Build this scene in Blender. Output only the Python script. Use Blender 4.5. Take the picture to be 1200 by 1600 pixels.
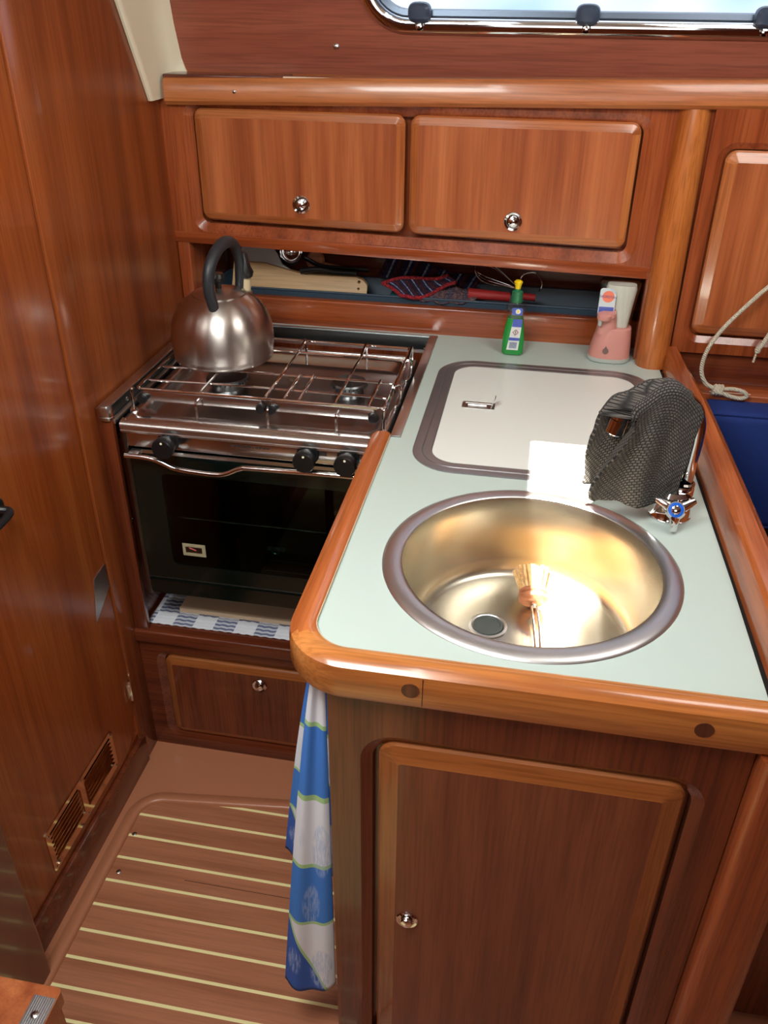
import bpy, bmesh, math, random
from mathutils import Vector, Matrix
random.seed(4)
for o in list(bpy.data.objects): bpy.data.objects.remove(o)
S = bpy.context.scene; COL = S.collection
PI = math.pi

# ---------------------------------------------------------------- camera
cd = bpy.data.cameras.new('camera'); cam = bpy.data.objects.new('camera', cd); COL.objects.link(cam)
cam.location = (-0.0302, -0.9628, 0.6604); cam.rotation_euler = (1.01986, -0.00863, 0.18080)
cd.sensor_fit = 'VERTICAL'; cd.sensor_height = 24; cd.lens = 24*1330/1600; cd.clip_start = 0.02
S.camera = cam
# ---------------------------------------------------------------- world, sun, daylight, rear fill
W = bpy.data.worlds.new('sky'); S.world = W; W.use_nodes = True
wn = W.node_tree.nodes; wl = W.node_tree.links; wn.clear()
wo = wn.new('ShaderNodeOutputWorld'); wb = wn.new('ShaderNodeBackground'); wt = wn.new('ShaderNodeTexCoord')
wz = wn.new('ShaderNodeTexNoise'); wz.inputs['Scale'].default_value = 5; wr = wn.new('ShaderNodeValToRGB')
wr.color_ramp.elements[0].position = .42; wr.color_ramp.elements[0].color = (.50, .66, .95, 1)
wr.color_ramp.elements[1].position = .6; wr.color_ramp.elements[1].color = (1, 1, 1, 1)
wl.new(wt.outputs['Generated'], wz.inputs['Vector']); wl.new(wz.outputs['Fac'], wr.inputs['Fac'])
wl.new(wr.outputs['Color'], wb.inputs['Color']); wl.new(wb.outputs[0], wo.inputs[0]); wb.inputs['Strength'].default_value = 1.6
def area(name, loc, target, sx, sy, power, col):
    l = bpy.data.lights.new(name, 'AREA'); l.shape = 'RECTANGLE'; l.size = sx; l.size_y = sy; l.energy = power; l.color = col
    o = bpy.data.objects.new(name, l); COL.objects.link(o); o.location = loc
    o.rotation_euler = (Vector(target)-Vector(loc)).to_track_quat('-Z', 'Y').to_euler(); return o
area('companionway_daylight', (-.46, -.50, 1.00), (-.46, -.10, -.9), .50, .60, 25.0, (.95, 1, .97))
area('rear_fill', (.10, -2.0, .85), (-.1, .4, .1), .9, .6, 5.0, (1, .98, .95))  # fill lamp added behind the camera to brighten the cabinet fronts
area('skylight_daylight', (.42, .10, 1.00), (.02, .75, .1), .50, .50, 8.5, (1, .97, .92))
sun = bpy.data.lights.new('sun', 'SUN'); sun.energy = 110; sun.angle = math.radians(.6); sun.color = (1, .93, .80)
so = bpy.data.objects.new('sun', sun); COL.objects.link(so)
SUN = Vector((-.22, -.30, 1)); so.rotation_euler = SUN.to_track_quat('Z', 'Y').to_euler()
S.view_settings.view_transform = 'Standard'; S.view_settings.look = 'None'; S.view_settings.gamma = 1
S.view_settings.use_curve_mapping = False; S.view_settings.exposure = 0.0

# ---------------------------------------------------------------- materials
def lin(c): return tuple((x/255/12.92 if x/255 <= .04045 else ((x/255+.055)/1.055)**2.4) for x in c)+(1,)
def mat(name, rgb, rough=.5, metal=0, coat=0, **k):
    m = bpy.data.materials.new(name); m.use_nodes = True; b = m.node_tree.nodes['Principled BSDF']
    b.inputs['Base Color'].default_value = lin(rgb); b.inputs['Roughness'].default_value = rough
    b.inputs['Metallic'].default_value = metal; b.inputs['Coat Weight'].default_value = coat
    b.inputs['Coat Roughness'].default_value = .08
    for q, v in k.items(): b.inputs[q.replace('_', ' ')].default_value = v
    return m
def nd(m, t): return m.node_tree.nodes.new(t)
def lk(m, a, b): m.node_tree.links.new(a, b)
def bsdf(m): return m.node_tree.nodes['Principled BSDF']
def ramp(m, stops, interp='LINEAR'):
    r = nd(m, 'ShaderNodeValToRGB'); r.color_ramp.interpolation = interp; e = r.color_ramp.elements
    e[0].position, e[0].color = stops[0][0], lin(stops[0][1]); e[1].position, e[1].color = stops[-1][0], lin(stops[-1][1])
    for p, c in stops[1:-1]: q = e.new(p); q.color = lin(c)
    return r
def coords(m, sc, kind='Object'):
    t = nd(m, 'ShaderNodeTexCoord'); mp = nd(m, 'ShaderNodeMapping'); mp.inputs['Scale'].default_value = sc
    lk(m, t.outputs[kind], mp.inputs['Vector']); return mp.outputs[0]
def noise(m, vec, scale, detail=3, rough=.5):
    n = nd(m, 'ShaderNodeTexNoise'); n.inputs['Scale'].default_value = scale; n.inputs['Detail'].default_value = detail
    n.inputs['Roughness'].default_value = rough; lk(m, vec, n.inputs['Vector']); return n.outputs['Fac']
def wood(name, dark, mid, light, axis='z', s=1.0, rough=.22, ribbon=28, pores=.35, coat=.35):
    m = mat(name, mid, rough, 0, coat)
    k = {'x': (.05, 1, 1), 'y': (1, .05, 1), 'z': (1, 1, .05)}[axis]
    v = coords(m, tuple(q*s for q in k))
    a = noise(m, v, ribbon, 2.5, .55)
    r = ramp(m, [(.30, dark), (.48, mid), (.72, light)]); lk(m, a, r.inputs[0])
    p = noise(m, coords(m, tuple(q*s for q in {'x': (.03, 1, 1), 'y': (1, .03, 1), 'z': (1, 1, .03)}[axis])), 260, 2, .6)
    pr = ramp(m, [(.36, (120, 105, 100)), (.56, (255, 255, 255))]); lk(m, p, pr.inputs[0])
    mx = nd(m, 'ShaderNodeMix'); mx.data_type = 'RGBA'; mx.blend_type = 'MULTIPLY'; mx.inputs['Factor'].default_value = pores
    lk(m, r.outputs[0], mx.inputs['A']); lk(m, pr.outputs[0], mx.inputs['B']); lk(m, mx.outputs['Result'], bsdf(m).inputs['Base Color'])
    b = nd(m, 'ShaderNodeBump'); b.inputs['Strength'].default_value = .06; b.inputs['Distance'].default_value = .001
    lk(m, p, b.inputs['Height']); lk(m, b.outputs[0], bsdf(m).inputs['Normal'])
    return m
M = {}
M['bulkhead'] = wood('bulkhead_mahogany', (122, 58, 26), (146, 74, 34), (158, 86, 42), 'z', 1, .27, 16, .18, .2)
M['door_wood'] = wood('door_mahogany', (126, 58, 24), (148, 72, 30), (162, 86, 38), 'z', 1, .27, 18, .2, .2)
M['door_z'] = wood('cabinet_door_veneer', (140, 68, 36), (168, 90, 50), (192, 112, 66), 'z', 1, .30, 24, .2, .2)
M['frame_z'] = wood('mahogany_upright', (115, 50, 24), (146, 70, 36), (168, 88, 48), 'z', 1, .22, 20, .3)
M['frame_x'] = wood('mahogany_rail', (120, 52, 24), (150, 72, 36), (172, 90, 48), 'x', 1, .20, 20, .3)
M['edge_z'] = wood('golden_door_edge_upright', (160, 86, 42), (178, 102, 54), (192, 118, 66), 'z', 1, .25, 20, .3)
M['edge_x'] = wood('golden_door_edge_rail', (160, 86, 42), (178, 102, 54), (192, 118, 66), 'x', 1, .25, 20, .3)
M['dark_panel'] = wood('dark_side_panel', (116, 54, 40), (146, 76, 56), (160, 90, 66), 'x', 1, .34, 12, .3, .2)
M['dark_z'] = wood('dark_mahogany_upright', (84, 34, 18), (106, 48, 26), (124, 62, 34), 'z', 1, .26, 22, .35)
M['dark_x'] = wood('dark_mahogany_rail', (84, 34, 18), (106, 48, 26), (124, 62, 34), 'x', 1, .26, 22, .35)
M['trim_x'] = wood('golden_trim_rail', (166, 94, 44), (196, 122, 62), (214, 144, 82), 'x', 1, .22, 22, .3)
M['trim_y'] = wood('orange_trim_rail', (158, 82, 38), (182, 100, 52), (198, 118, 66), 'y', 1, .22, 24, .25)
M['fiddle'] = wood('fiddle_rail_wood', (140, 66, 30), (170, 88, 44), (190, 110, 60), 'y', 1, .24, 22, .3)
M['shelf_trim'] = wood('shelf_trim_wood', (146, 74, 34), (176, 100, 50), (194, 120, 66), 'x', 1, .32, 22, .3)
M['post'] = wood('column_wood', (150, 76, 30), (176, 98, 44), (192, 114, 56), 'z', 1, .22, 20, .3)
M['dark_hole'] = mat('dark_void', (14, 10, 8), .8)
M['plug'] = wood('wood_plug', (70, 34, 20), (92, 48, 30), (110, 60, 36), 'z', 1, .3, 60, .3)
M['steel'] = mat('brushed_steel', (214, 212, 210), .30, 1)
M['steel_dark'] = mat('dull_dark_steel', (120, 124, 126), .28, 1)
M['chrome'] = mat('chrome', (225, 225, 225), .06, 1)
M['brass_plate'] = mat('bronze_vent_plate', (214, 184, 152), .08, 1)
def steel(name, rgb, rough, sc, amt=.12):
    m = mat(name, rgb, rough, 1); n = noise(m, coords(m, sc), 1, 3, .6)
    r = nd(m, 'ShaderNodeMapRange'); r.inputs['To Min'].default_value = rough-amt; r.inputs['To Max'].default_value = rough+amt
    lk(m, n, r.inputs['Value']); lk(m, r.outputs[0], bsdf(m).inputs['Roughness']); return m
M['kettle_steel'] = mat('kettle_steel', (196, 188, 182), .30, 1, Anisotropic=.8, Anisotropic_Rotation=.25)
tg = nd(M['kettle_steel'], 'ShaderNodeTangent'); tg.direction_type = 'RADIAL'; tg.axis = 'Z'; lk(M['kettle_steel'], tg.outputs[0], bsdf(M['kettle_steel']).inputs['Tangent'])
M['sink_steel'] = steel('sink_steel', (196, 190, 176), .26, (14, 14, 40), .03)
M['rim_steel'] = steel('sink_rim_steel', (212, 211, 211), .36, (40, 40, 40), .03)
M['hob_steel'] = steel('hob_steel', (206, 202, 200), .24, (3, 120, 3), .04)
M['black_plastic'] = mat('black_plastic', (20, 21, 23), .38)
M['grey_black'] = mat('charcoal_grip', (38, 40, 44), .45)
M['oven_black'] = mat('black_enamel', (5, 18, 15), .14, 0, .2)
M['rubber'] = mat('black_rubber', (14, 14, 15), .6)
M['laminate'] = mat('pale_laminate', (186, 201, 194), .36)
M['hatch_rim'] = mat('grey_hatch_frame', (150, 148, 150), .33, .75)
M['grp'] = mat('brown_moulded_sole', (178, 114, 82), .32)
M['cream'] = mat('cream_moulding', (246, 238, 210), .45)
M['ceiling'] = mat('cream_headliner', (240, 236, 224), .6)
M['navy'] = mat('navy_upholstery', (18, 46, 116), .85)
M['saloon_wood'] = M['frame_z']
M['screw'] = mat('steel_screw', (200, 200, 200), .2, 1)
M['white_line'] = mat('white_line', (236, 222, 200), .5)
def glass(name, tint, gl=.12, rough=.0):
    m = bpy.data.materials.new(name); m.use_nodes = True; t = m.node_tree; t.nodes.clear()
    o = t.nodes.new('ShaderNodeOutputMaterial'); mx = t.nodes.new('ShaderNodeMixShader'); tr = t.nodes.new('ShaderNodeBsdfTransparent')
    g = t.nodes.new('ShaderNodeBsdfGlossy'); f = t.nodes.new('ShaderNodeFresnel'); f.inputs[0].default_value = 1.45
    ad = t.nodes.new('ShaderNodeMath'); ad.operation = 'ADD'; ad.inputs[1].default_value = gl
    tr.inputs[0].default_value = tint; g.inputs['Roughness'].default_value = rough
    ge = t.nodes.new('ShaderNodeNewGeometry'); iv = t.nodes.new('ShaderNodeMath'); iv.operation = 'SUBTRACT'; iv.inputs[0].default_value = 1; ml = t.nodes.new('ShaderNodeMath'); ml.operation = 'MULTIPLY'
    t.links.new(ge.outputs['Backfacing'], iv.inputs[1]); t.links.new(iv.outputs[0], ml.inputs[0]); t.links.new(f.outputs[0], ad.inputs[0]); t.links.new(ad.outputs[0], ml.inputs[1]); t.links.new(ml.outputs[0], mx.inputs[0]); t.links.new(tr.outputs[0], mx.inputs[1])
    t.links.new(g.outputs[0], mx.inputs[2]); t.links.new(mx.outputs[0], o.inputs[0]); return m
M['oven_glass'] = glass('oven_window_glass', (.42, .62, .55, 1), .0)
M['pane'] = glass('window_glass', (.92, .96, 1, 1), .02)
M['clear'] = glass('clear_plastic', (.88, .90, .90, 1), .10, .1)

# ---------------------------------------------------------------- mesh helpers
def new(): return bmesh.new()
def obj(name, bm, m, parent=None, smooth=True, angle=35):
    off = Vector((0, 0, 0)); p = parent
    while p is not None: off += p.location; p = p.parent
    bm.transform(Matrix.Translation(-off))
    bmesh.ops.recalc_face_normals(bm, faces=bm.faces[:])
    me = bpy.data.meshes.new(name); bm.to_mesh(me); bm.free()
    ms = m if isinstance(m, (list, tuple)) else [m]
    for q in ms: me.materials.append(M[q] if isinstance(q, str) else q)
    if smooth and len(me.polygons):
        me.polygons.foreach_set('use_smooth', [True]*len(me.polygons)); me.set_sharp_from_angle(angle=math.radians(angle))
    o = bpy.data.objects.new(name, me); COL.objects.link(o)
    if parent is not None: o.parent = parent
    return o
def tag(o, label=None, cat=None, group=None, kind=None):
    if label: o['label'] = label
    if cat: o['category'] = cat
    if group: o['group'] = group
    if kind: o['kind'] = kind
    return o
def thing(name, label, cat, loc=(0, 0, 0), group=None):
    o = bpy.data.objects.new(name, None); COL.objects.link(o); o.location = loc; o.empty_display_size = .05
    return tag(o, label, cat, group)
def struct(name, bm, m, parent=None, **k):
    o = obj(name, bm, m, parent, **k)
    if parent is None: o['kind'] = 'structure'
    return o
def merge(bm, b2):
    me = bpy.data.meshes.new('tmp'); b2.to_mesh(me); b2.free(); bm.from_mesh(me); bpy.data.meshes.remove(me); return bm
def box(bm, x0, x1, y0, y1, z0, z1, bev=0, seg=2, mi=0):
    b = new(); v = [b.verts.new((x, y, z)) for x in (x0, x1) for y in (y0, y1) for z in (z0, z1)]
    for f in ((0, 1, 3, 2), (4, 6, 7, 5), (0, 4, 5, 1), (2, 3, 7, 6), (0, 2, 6, 4), (1, 5, 7, 3)): b.faces.new([v[i] for i in f])
    bmesh.ops.recalc_face_normals(b, faces=b.faces[:])
    if bev: bmesh.ops.bevel(b, geom=b.edges[:], offset=bev, segments=seg, profile=.5, affect='EDGES')
    for f in b.faces: f.material_index = mi
    return merge(bm, b)
def rrect(x0, x1, y0, y1, r, n=9):
    if not isinstance(r, (list, tuple)): r = (r,)*4          # order: x1y1, x0y1, x0y0, x1y0
    P = []
    for (cx, cy, a, q) in ((x1, y1, 0, r[0]), (x0, y1, 90, r[1]), (x0, y0, 180, r[2]), (x1, y0, 270, r[3])):
        sx = -1 if a in (0, 270) else 1; sy = -1 if a in (0, 90) else 1
        for i in range(n+1):
            t = math.radians(a+90*i/n); P.append((cx+sx*q+q*math.cos(t), cy+sy*q+q*math.sin(t)))
    return P
# maps (u, v, w) -> world.  'Y': panel facing -Y, u=x v=z w towards viewer; 'X': facing +X, u=y v=z; 'Z': facing up
def MAP(kind, base):
    return {'Y': lambda u, v, w: (u, base-w, v), 'X': lambda u, v, w: (base+w, u, v), 'Z': lambda u, v, w: (u, v, base+w)}[kind]
def rings(bm, R, mp, mats=None, cap0=False, cap1=True, capm=0):
    """R: list of (pts2d, w)"""
    vs = [[bm.verts.new(mp(p[0], p[1], w)) for p in pts] for pts, w in R]
    n = len(vs[0])
    for k in range(len(vs)-1):
        for i in range(n):
            f = bm.faces.new((vs[k][i], vs[k][(i+1) % n], vs[k+1][(i+1) % n], vs[k+1][i]))
            if mats: f.material_index = mats[k]
    if cap0: bm.faces.new(vs[0][::-1])
    if cap1: f = bm.faces.new(vs[-1]); f.material_index = capm
    return bm
def fill(bm, loops, mp, w, mi=0):
    """planar face(s) between an outer loop and hole loops, all at height w; returns vert loops"""
    out = []; es = []
    for pts in loops:
        vs = [bm.verts.new(mp(p[0], p[1], w)) for p in pts]; out.append(vs)
        es += [bm.edges.new((vs[i], vs[(i+1) % len(vs)])) for i in range(len(vs))]
    g = bmesh.ops.triangle_fill(bm, use_beauty=True, use_dissolve=False, edges=es)
    for f in g['geom']:
        if isinstance(f, bmesh.types.BMFace): f.material_index = mi
    return out
def bridge(bm, A, B, mi=0):
    n = len(A)
    for i in range(n): bm.faces.new((A[i], A[(i+1) % n], B[(i+1) % n], B[i])).material_index = mi
def ext(bm, vs, mp_off): return [bm.verts.new(v.co+Vector(mp_off)) for v in vs]
def prism(bm, pts, mp, w0, w1, holes=(), mi=0):
    a = fill(bm, [pts]+list(holes), mp, w0, mi); b = fill(bm, [pts]+list(holes), mp, w1, mi)
    for p, q in zip(a, b): bridge(bm, p, q, mi)
    return bm
def frame(bm, outer, hole, r, mp, w, cham=.010, depth=.006, back=.02, mi=0, cmi=0):
    """face panel with a chamfered rounded opening. hole = chamfer's outer outline (u0,u1,v0,v1)"""
    u0, u1, v0, v1 = hole
    big = rrect(u0, u1, v0, v1, r); c = cham; sm = rrect(u0+c, u1-c, v0+c, v1-c, max(r-c, .004))
    o0, o1, p0, p1 = outer; out = [(o0, p0), (o1, p0), (o1, p1), (o0, p1)]
    L = fill(bm, [out, big], mp, w, mi)
    vs = [bm.verts.new(mp(p[0], p[1], w-depth)) for p in sm]; bridge(bm, L[1], vs, cmi)
    v2 = [bm.verts.new(mp(p[0], p[1], w-depth-back)) for p in sm]; bridge(bm, vs, v2, mi)
    ob = [bm.verts.new(mp(p[0], p[1], w-depth-back)) for p in out]; bridge(bm, L[0], ob, mi)
    return bm
def slab_door(bm, rect, r, mp, w, th=.016, cham=.018, drop=.006):
    """raised door: flat field (mat 0) with wide bevelled lippings, mat 1 = x-grain, mat 2 = upright grain"""
    u0, u1, v0, v1 = rect; e = .003
    A = rrect(u0, u1, v0, v1, r); B = rrect(u0+e, u1-e, v0+e, v1-e, r-e+.001)
    c = cham; C = rrect(u0+c, u1-c, v0+c, v1-c, .004)
    rings(bm, [(A, w-th), (A, w-drop-e), (B, w-drop), (C, w)], mp, [1, 1, 1], cap0=True, cap1=True, capm=0)
    bm.faces.ensure_lookup_table()
    for f in bm.faces:
        if f.material_index == 1:
            cc = f.calc_center_median()
            fu = [mp(u0, 0, 0), mp(u1, 0, 0)]
            ax = 0 if abs(fu[0][0]-fu[1][0]) > 1e-6 else 1
            if cc[ax] < fu[0][ax]+c or cc[ax] > fu[1][ax]-c:
                zz = [q.co.z for q in f.verts]
                if max(zz)-min(zz) > (v1-v0)*.4: f.material_index = 2
    return bm
def lathe(bm, prof, c=(0, 0, 0), seg=32, rot=None, mi=0, a0=0):
    T = Matrix.Translation(c) @ (rot.to_4x4() if rot is not None else Matrix.Identity(4)); rows = []
    for r, z in prof:
        if r < 1e-6: rows.append([bm.verts.new(T @ Vector((0, 0, z)))])
        else: rows.append([bm.verts.new(T @ Vector((r*math.cos(a0+2*PI*i/seg), r*math.sin(a0+2*PI*i/seg), z))) for i in range(seg)])
    for A, B in zip(rows, rows[1:]):
        for i in range(seg):
            j = (i+1) % seg
            if len(A) == 1 and len(B) == 1: break
            if len(A) == 1: f = bm.faces.new((A[0], B[i], B[j]))
            elif len(B) == 1: f = bm.faces.new((A[i], A[j], B[0]))
            else: f = bm.faces.new((A[i], A[j], B[j], B[i]))
            f.material_index = mi
    return bm
def to(d): return Vector((0, 0, 1)).rotation_difference(Vector(d).normalized()).to_matrix()
def cr(pts, n=8):
    P = [Vector(p) for p in pts]; P = [2*P[0]-P[1]]+P+[2*P[-1]-P[-2]]; out = []
    for i in range(1, len(P)-2):
        a, b, c, d = P[i-1:i+3]
        for k in range(n):
            t = k/n; out.append(.5*((2*b)+(c-a)*t+(2*a-5*b+4*c-d)*t*t+(3*b-a-3*c+d)*t**3))
    out.append(P[-2]); return out
def tube(bm, pts, r, seg=8, closed=False, mi=0, flat=1.0):
    P = [Vector(p) for p in pts]; n = len(P); rows = []; up = None
    for i in range(n):
        t = (P[(i+1) % n]-P[i-1]) if closed else (P[min(i+1, n-1)]-P[max(i-1, 0)])
        t.normalize()
        if up is None: up = t.orthogonal().normalized()
        up = (up-t*up.dot(t)).normalized(); s = t.cross(up); rr = r(i/(n-1)) if callable(r) else r
        rows.append([bm.verts.new(P[i]+(up*math.cos(a)+s*math.sin(a)*flat)*rr) for a in (2*PI*k/seg for k in range(seg))])
    for k in range(n if closed else n-1):
        A, B = rows[k], rows[(k+1) % n]
        for i in range(seg): bm.faces.new((A[i], A[(i+1) % seg], B[(i+1) % seg], B[i])).material_index = mi
    if not closed: bm.faces.new(rows[0][::-1]).material_index = mi; bm.faces.new(rows[-1]).material_index = mi
    return bm
def loft(bm, secs, seg=32, mi=0, cap=True):
    """secs: (z, cx, cy, hx, hy, exp)"""
    rows = []
    for z, cx, cy, hx, hy, e in secs:
        row = []
        for i in range(seg):
            a = 2*PI*i/seg; c, s = math.cos(a), math.sin(a)
            row.append(bm.verts.new((cx+hx*math.copysign(abs(c)**(2/e), c), cy+hy*math.copysign(abs(s)**(2/e), s), z)))
        rows.append(row)
    for A, B in zip(rows, rows[1:]):
        for i in range(seg): bm.faces.new((A[i], A[(i+1) % seg], B[(i+1) % seg], B[i])).material_index = mi
    if cap: bm.faces.new(rows[0][::-1]).material_index = mi; bm.faces.new(rows[-1]).material_index = mi
    return bm
def sweep2(bm, path, prof, z0, closed=False, miF=None, cap=True):
    """path: list of (x,y); prof: list of (n,z), n = offset to the left of travel"""
    n = len(path); rows = []
    for i in range(n):
        a = Vector(path[i-1]) if (i or closed) else None; b = Vector(path[i]); c = Vector(path[(i+1) % n]) if (i < n-1 or closed) else None
        d1 = (b-a).normalized() if a is not None else None; d2 = (c-b).normalized() if c is not None else None
        d = ((d1 or d2)+(d2 or d1)).normalized(); nn = Vector((-d.y, d.x)); k = 1/max(.3, nn.dot(Vector((-(d1 or d2).y, (d1 or d2).x))))
        rows.append([bm.verts.new((b.x+nn.x*q[0]*k, b.y+nn.y*q[0]*k, z0+q[1])) for q in prof])
    m = len(prof)
    for k in range(n if closed else n-1):
        A, B = rows[k], rows[(k+1) % n]
        for i in range(m):
            f = bm.faces.new((A[i], A[(i+1) % m], B[(i+1) % m], B[i]))
            if miF: f.material_index = miF(f.calc_center_median())
    if cap and not closed: bm.faces.new(rows[0][::-1]); bm.faces.new(rows[-1])
    return bm
def text(s, size, m, parent, mp, name='lettering', th=.0004, xs=1.0):
    c = bpy.data.curves.new('t', 'FONT'); c.body = s; c.size = size; c.align_x = 'CENTER'; c.align_y = 'CENTER'; c.extrude = th/2
    o = bpy.data.objects.new('t', c); COL.objects.link(o); bpy.context.view_layer.update()
    me = bpy.data.meshes.new_from_object(o.evaluated_get(bpy.context.evaluated_depsgraph_get())); bpy.data.objects.remove(o)
    bm = new(); bm.from_mesh(me); bpy.data.meshes.remove(me)
    for v in bm.verts: v.co = Vector(mp(v.co.x*xs, v.co.y, v.co.z))
    return obj(name, bm, m, parent, smooth=False)
def knob(bm, c, d=(0, -1, 0), r=.015):
    """round push-button catch with a dished collar"""
    lathe(bm, [(0, 0), (r, 0), (r, .002), (r*.93, .0035), (r*.72, .0025), (r*.70, .001), (r*.60, .001), (r*.60, .005), (r*.5, .0085), (r*.25, .0105), (0, .011)], c, 32, to(d))
def screw(bm, c, d, r=.004): lathe(bm, [(r, -.001), (r, .0006), (r*.6, .0016), (0, .002)], c, 12, to(d))

# ================================================================= SETTING
WX = -.805
b = new(); box(b, -1.2, 2.0, -2.3, 1.3, -.93, -.872); struct('floor', b, 'grp', smooth=False)
# moulded sole liner around the floorboard (raised lip with rounded inner edge)
b = new(); prof = [(0, -.03), (.035, -.03), (.052, 0), (.050, .004), (.043, .006), (.035, .004), (0, .0035)]
out = [(-.807, -.40), (-.807, .36), (-.20, .36), (-.20, .215)] 
pl = [(-.7625, -.40)]+[(-.712-.0505*math.cos(math.radians(a)), .140+.052*math.sin(math.radians(a))) for a in range(0, 91, 10)]+[(-.446, .222), (-.20, .254)]
a0 = fill(b, [[(-.812, -.40)]+pl+[(-.20, .362), (-.812, .362)]], MAP('Z', -.86), 0)
b2 = new(); sweep2(b2, pl, [(-.006, -.012), (-.0065, .001), (-.004, .0055), (0, .0075), (.006, .0075), (.014, .005), (.022, .001), (.026, -.002)], -.86); merge(b, b2)
struct('trim_1', b, 'grp')
# left bulkhead with the cabin door and the frame strip
b = new(); box(b, -.86, WX, .285, 1.3, -.87, 1.0); struct('wall_left', b, 'bulkhead')
b = new(); box(b, -.86, WX-.002, -2.3, .288, -.87, -.765); box(b, -.86, WX-.002, -2.3, -.7, -.765, 1.0); box(b, -.86, WX-.002, -.7, .288, .93, 1.0)
struct('wall_left', b, 'bulkhead')
b = new(); box(b, -.85, WX+.003, .288, .3545, -.86, 1.0, .001); struct('trim_2', b, 'bulkhead')
b = new(); box(b, WX-.01, WX+.008, -.30, .30, -.865, -.782, .004)
struct('baseboard_left', b, 'dark_x')
b = new(); mp = MAP('X', WX); D = rrect(-.60, .284, -.776, .92, (.03, .03, .03, .085), 8)
rings(b, [(D, -.03), (D, -.003), ([(p[0]*.9925-.001, p[1]*.997) for p in D], .0)], mp, cap0=True)
d1 = struct('door_1', b, 'door_wood')
b = new()
V0 = [(-.092, -.742), (.098, -.742), (.165, -.700), (.188, -.640), (-.0, -.640), (-.070, -.68)]
def vent(y0, y1, z0, z1):
    b = new(); holes = [rrect(y0+.018, (y0+y1)/2-.008, z0+.018, z1-.018, .006, 3), rrect((y0+y1)/2+.008, y1-.018, z0+.018, z1-.018, .006, 3)]
    prism(b, rrect(y0, y1, z0, z1, .008, 3), MAP('X', WX), .0002, .0022, holes)
    return b
o = obj('vent_plate', vent(-.083, .182, -.755, -.650), 'brass_plate', d1, smooth=False)
b = new()
for k in range(7):
    z = -.739+k*.0115
    for (u0, u1) in ((-.069, .036), (.062, .170)):
        v = [b.verts.new(p) for p in ((WX+.0006, u0, z), (WX+.0006, u1, z), (WX+.0040, u1, z+.006), (WX+.0040, u0, z+.006))]; b.faces.new(v)
        v2 = [b.verts.new(p) for p in ((WX+.0002, u0, z+.001), (WX+.0002, u1, z+.001), (WX+.0036, u1, z+.0072), (WX+.0036, u0, z+.0072))]; b.faces.new(v2[::-1])
        for i in range(4): b.faces.new((v[i], v[(i+1) % 4], v2[(i+1) % 4], v2[i]))
obj('vent_louvres', b, 'brass_plate', d1, smooth=False)
for (y, z) in ((-.076, -.662), (-.076, -.747), (.175, -.66), (.175, -.748), (.05, -.655), (.05, -.75)):
    b = new(); screw(b, (WX+.002, y, z), (1, 0, 0), .003); obj('vent_screw', b, 'screw', d1)
b = new(); prism(b, [(.215, -.395), (.215, -.382), (.235, -.305), (.283, -.30), (.283, -.355)], MAP('X', WX), .0002, .0015); obj('corner_plate', b, 'steel', d1, smooth=False)
b = new(); tube(b, [(WX+.003, .281, -.66), (WX+.003, .281, -.605)], .0045, 10); box(b, WX, WX+.0015, .262, .279, -.65, -.612); obj('hinge', b, 'chrome', d1)
b = new(); tube(b, cr([(WX, .020, -.02), (WX+.022, .022, -.022), (WX+.026, -.01, -.024), (WX+.026, -.07, -.026)]), .006, 10); lathe(b, [(.020, 0), (.020, .003), (.012, .006), (0, .006)], (WX, .018, -.02), 24, to((1, 0, 0))); obj('door_handle', b, 'black_plastic', d1)
# post at the foot of the companionway
b = new(); box(b, -.90, -.765, -.62, -.205, -.87, .99, .006); struct('wall_front_left', b, 'dark_z')

# hull side behind the galley
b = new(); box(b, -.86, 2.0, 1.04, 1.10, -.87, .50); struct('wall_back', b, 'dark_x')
b = new(); box(b, -.80, 2.0, .86, 1.06, .50, .522); struct('trim_3', b, 'shelf_trim')       # shelf top behind the rail
# sloped dark side panel with the window opening
TILT = .12
def side(u, v, w): return (u, .862-(v-.50)*TILT-w, v)
WIN = (-.415, .95, .588, .84)
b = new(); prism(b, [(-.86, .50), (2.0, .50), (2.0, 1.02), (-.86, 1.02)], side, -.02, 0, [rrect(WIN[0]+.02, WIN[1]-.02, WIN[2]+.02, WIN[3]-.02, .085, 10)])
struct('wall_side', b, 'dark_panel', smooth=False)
b = new(); R = []
for ins, w in ((0, 0), (0, .004), (.004, .009), (.014, .011), (.024, .007), (.026, -.02)): R.append((rrect(WIN[0]+ins, WIN[1]-ins, WIN[2]+ins, WIN[3]-ins, .10-ins, 10), w))
rings(b, R, side, cap1=False); w1 = struct('window_1', b, 'chrome')
b = new(); R = []
for ins, w in ((.027, -.018), (.027, -.004), (.031, -.001), (.040, -.003), (.042, -.018)): R.append((rrect(WIN[0]+ins, WIN[1]-ins, WIN[2]+ins, WIN[3]-ins, .10-ins, 10), w))
rings(b, R, side, cap1=False); M['sash'] = mat('grey_window_sash', (92, 104, 120), .3, .6); obj('window_sash', b, 'sash', w1)
b = new(); prism(b, rrect(WIN[0]+.040, WIN[1]-.040, WIN[2]+.040, WIN[3]-.040, .06, 8), side, -.014, -.009); obj('window_pane', b, 'pane', w1, smooth=False)
M['latch'] = mat('blue_grey_latch', (60, 72, 92), .35)
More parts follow.
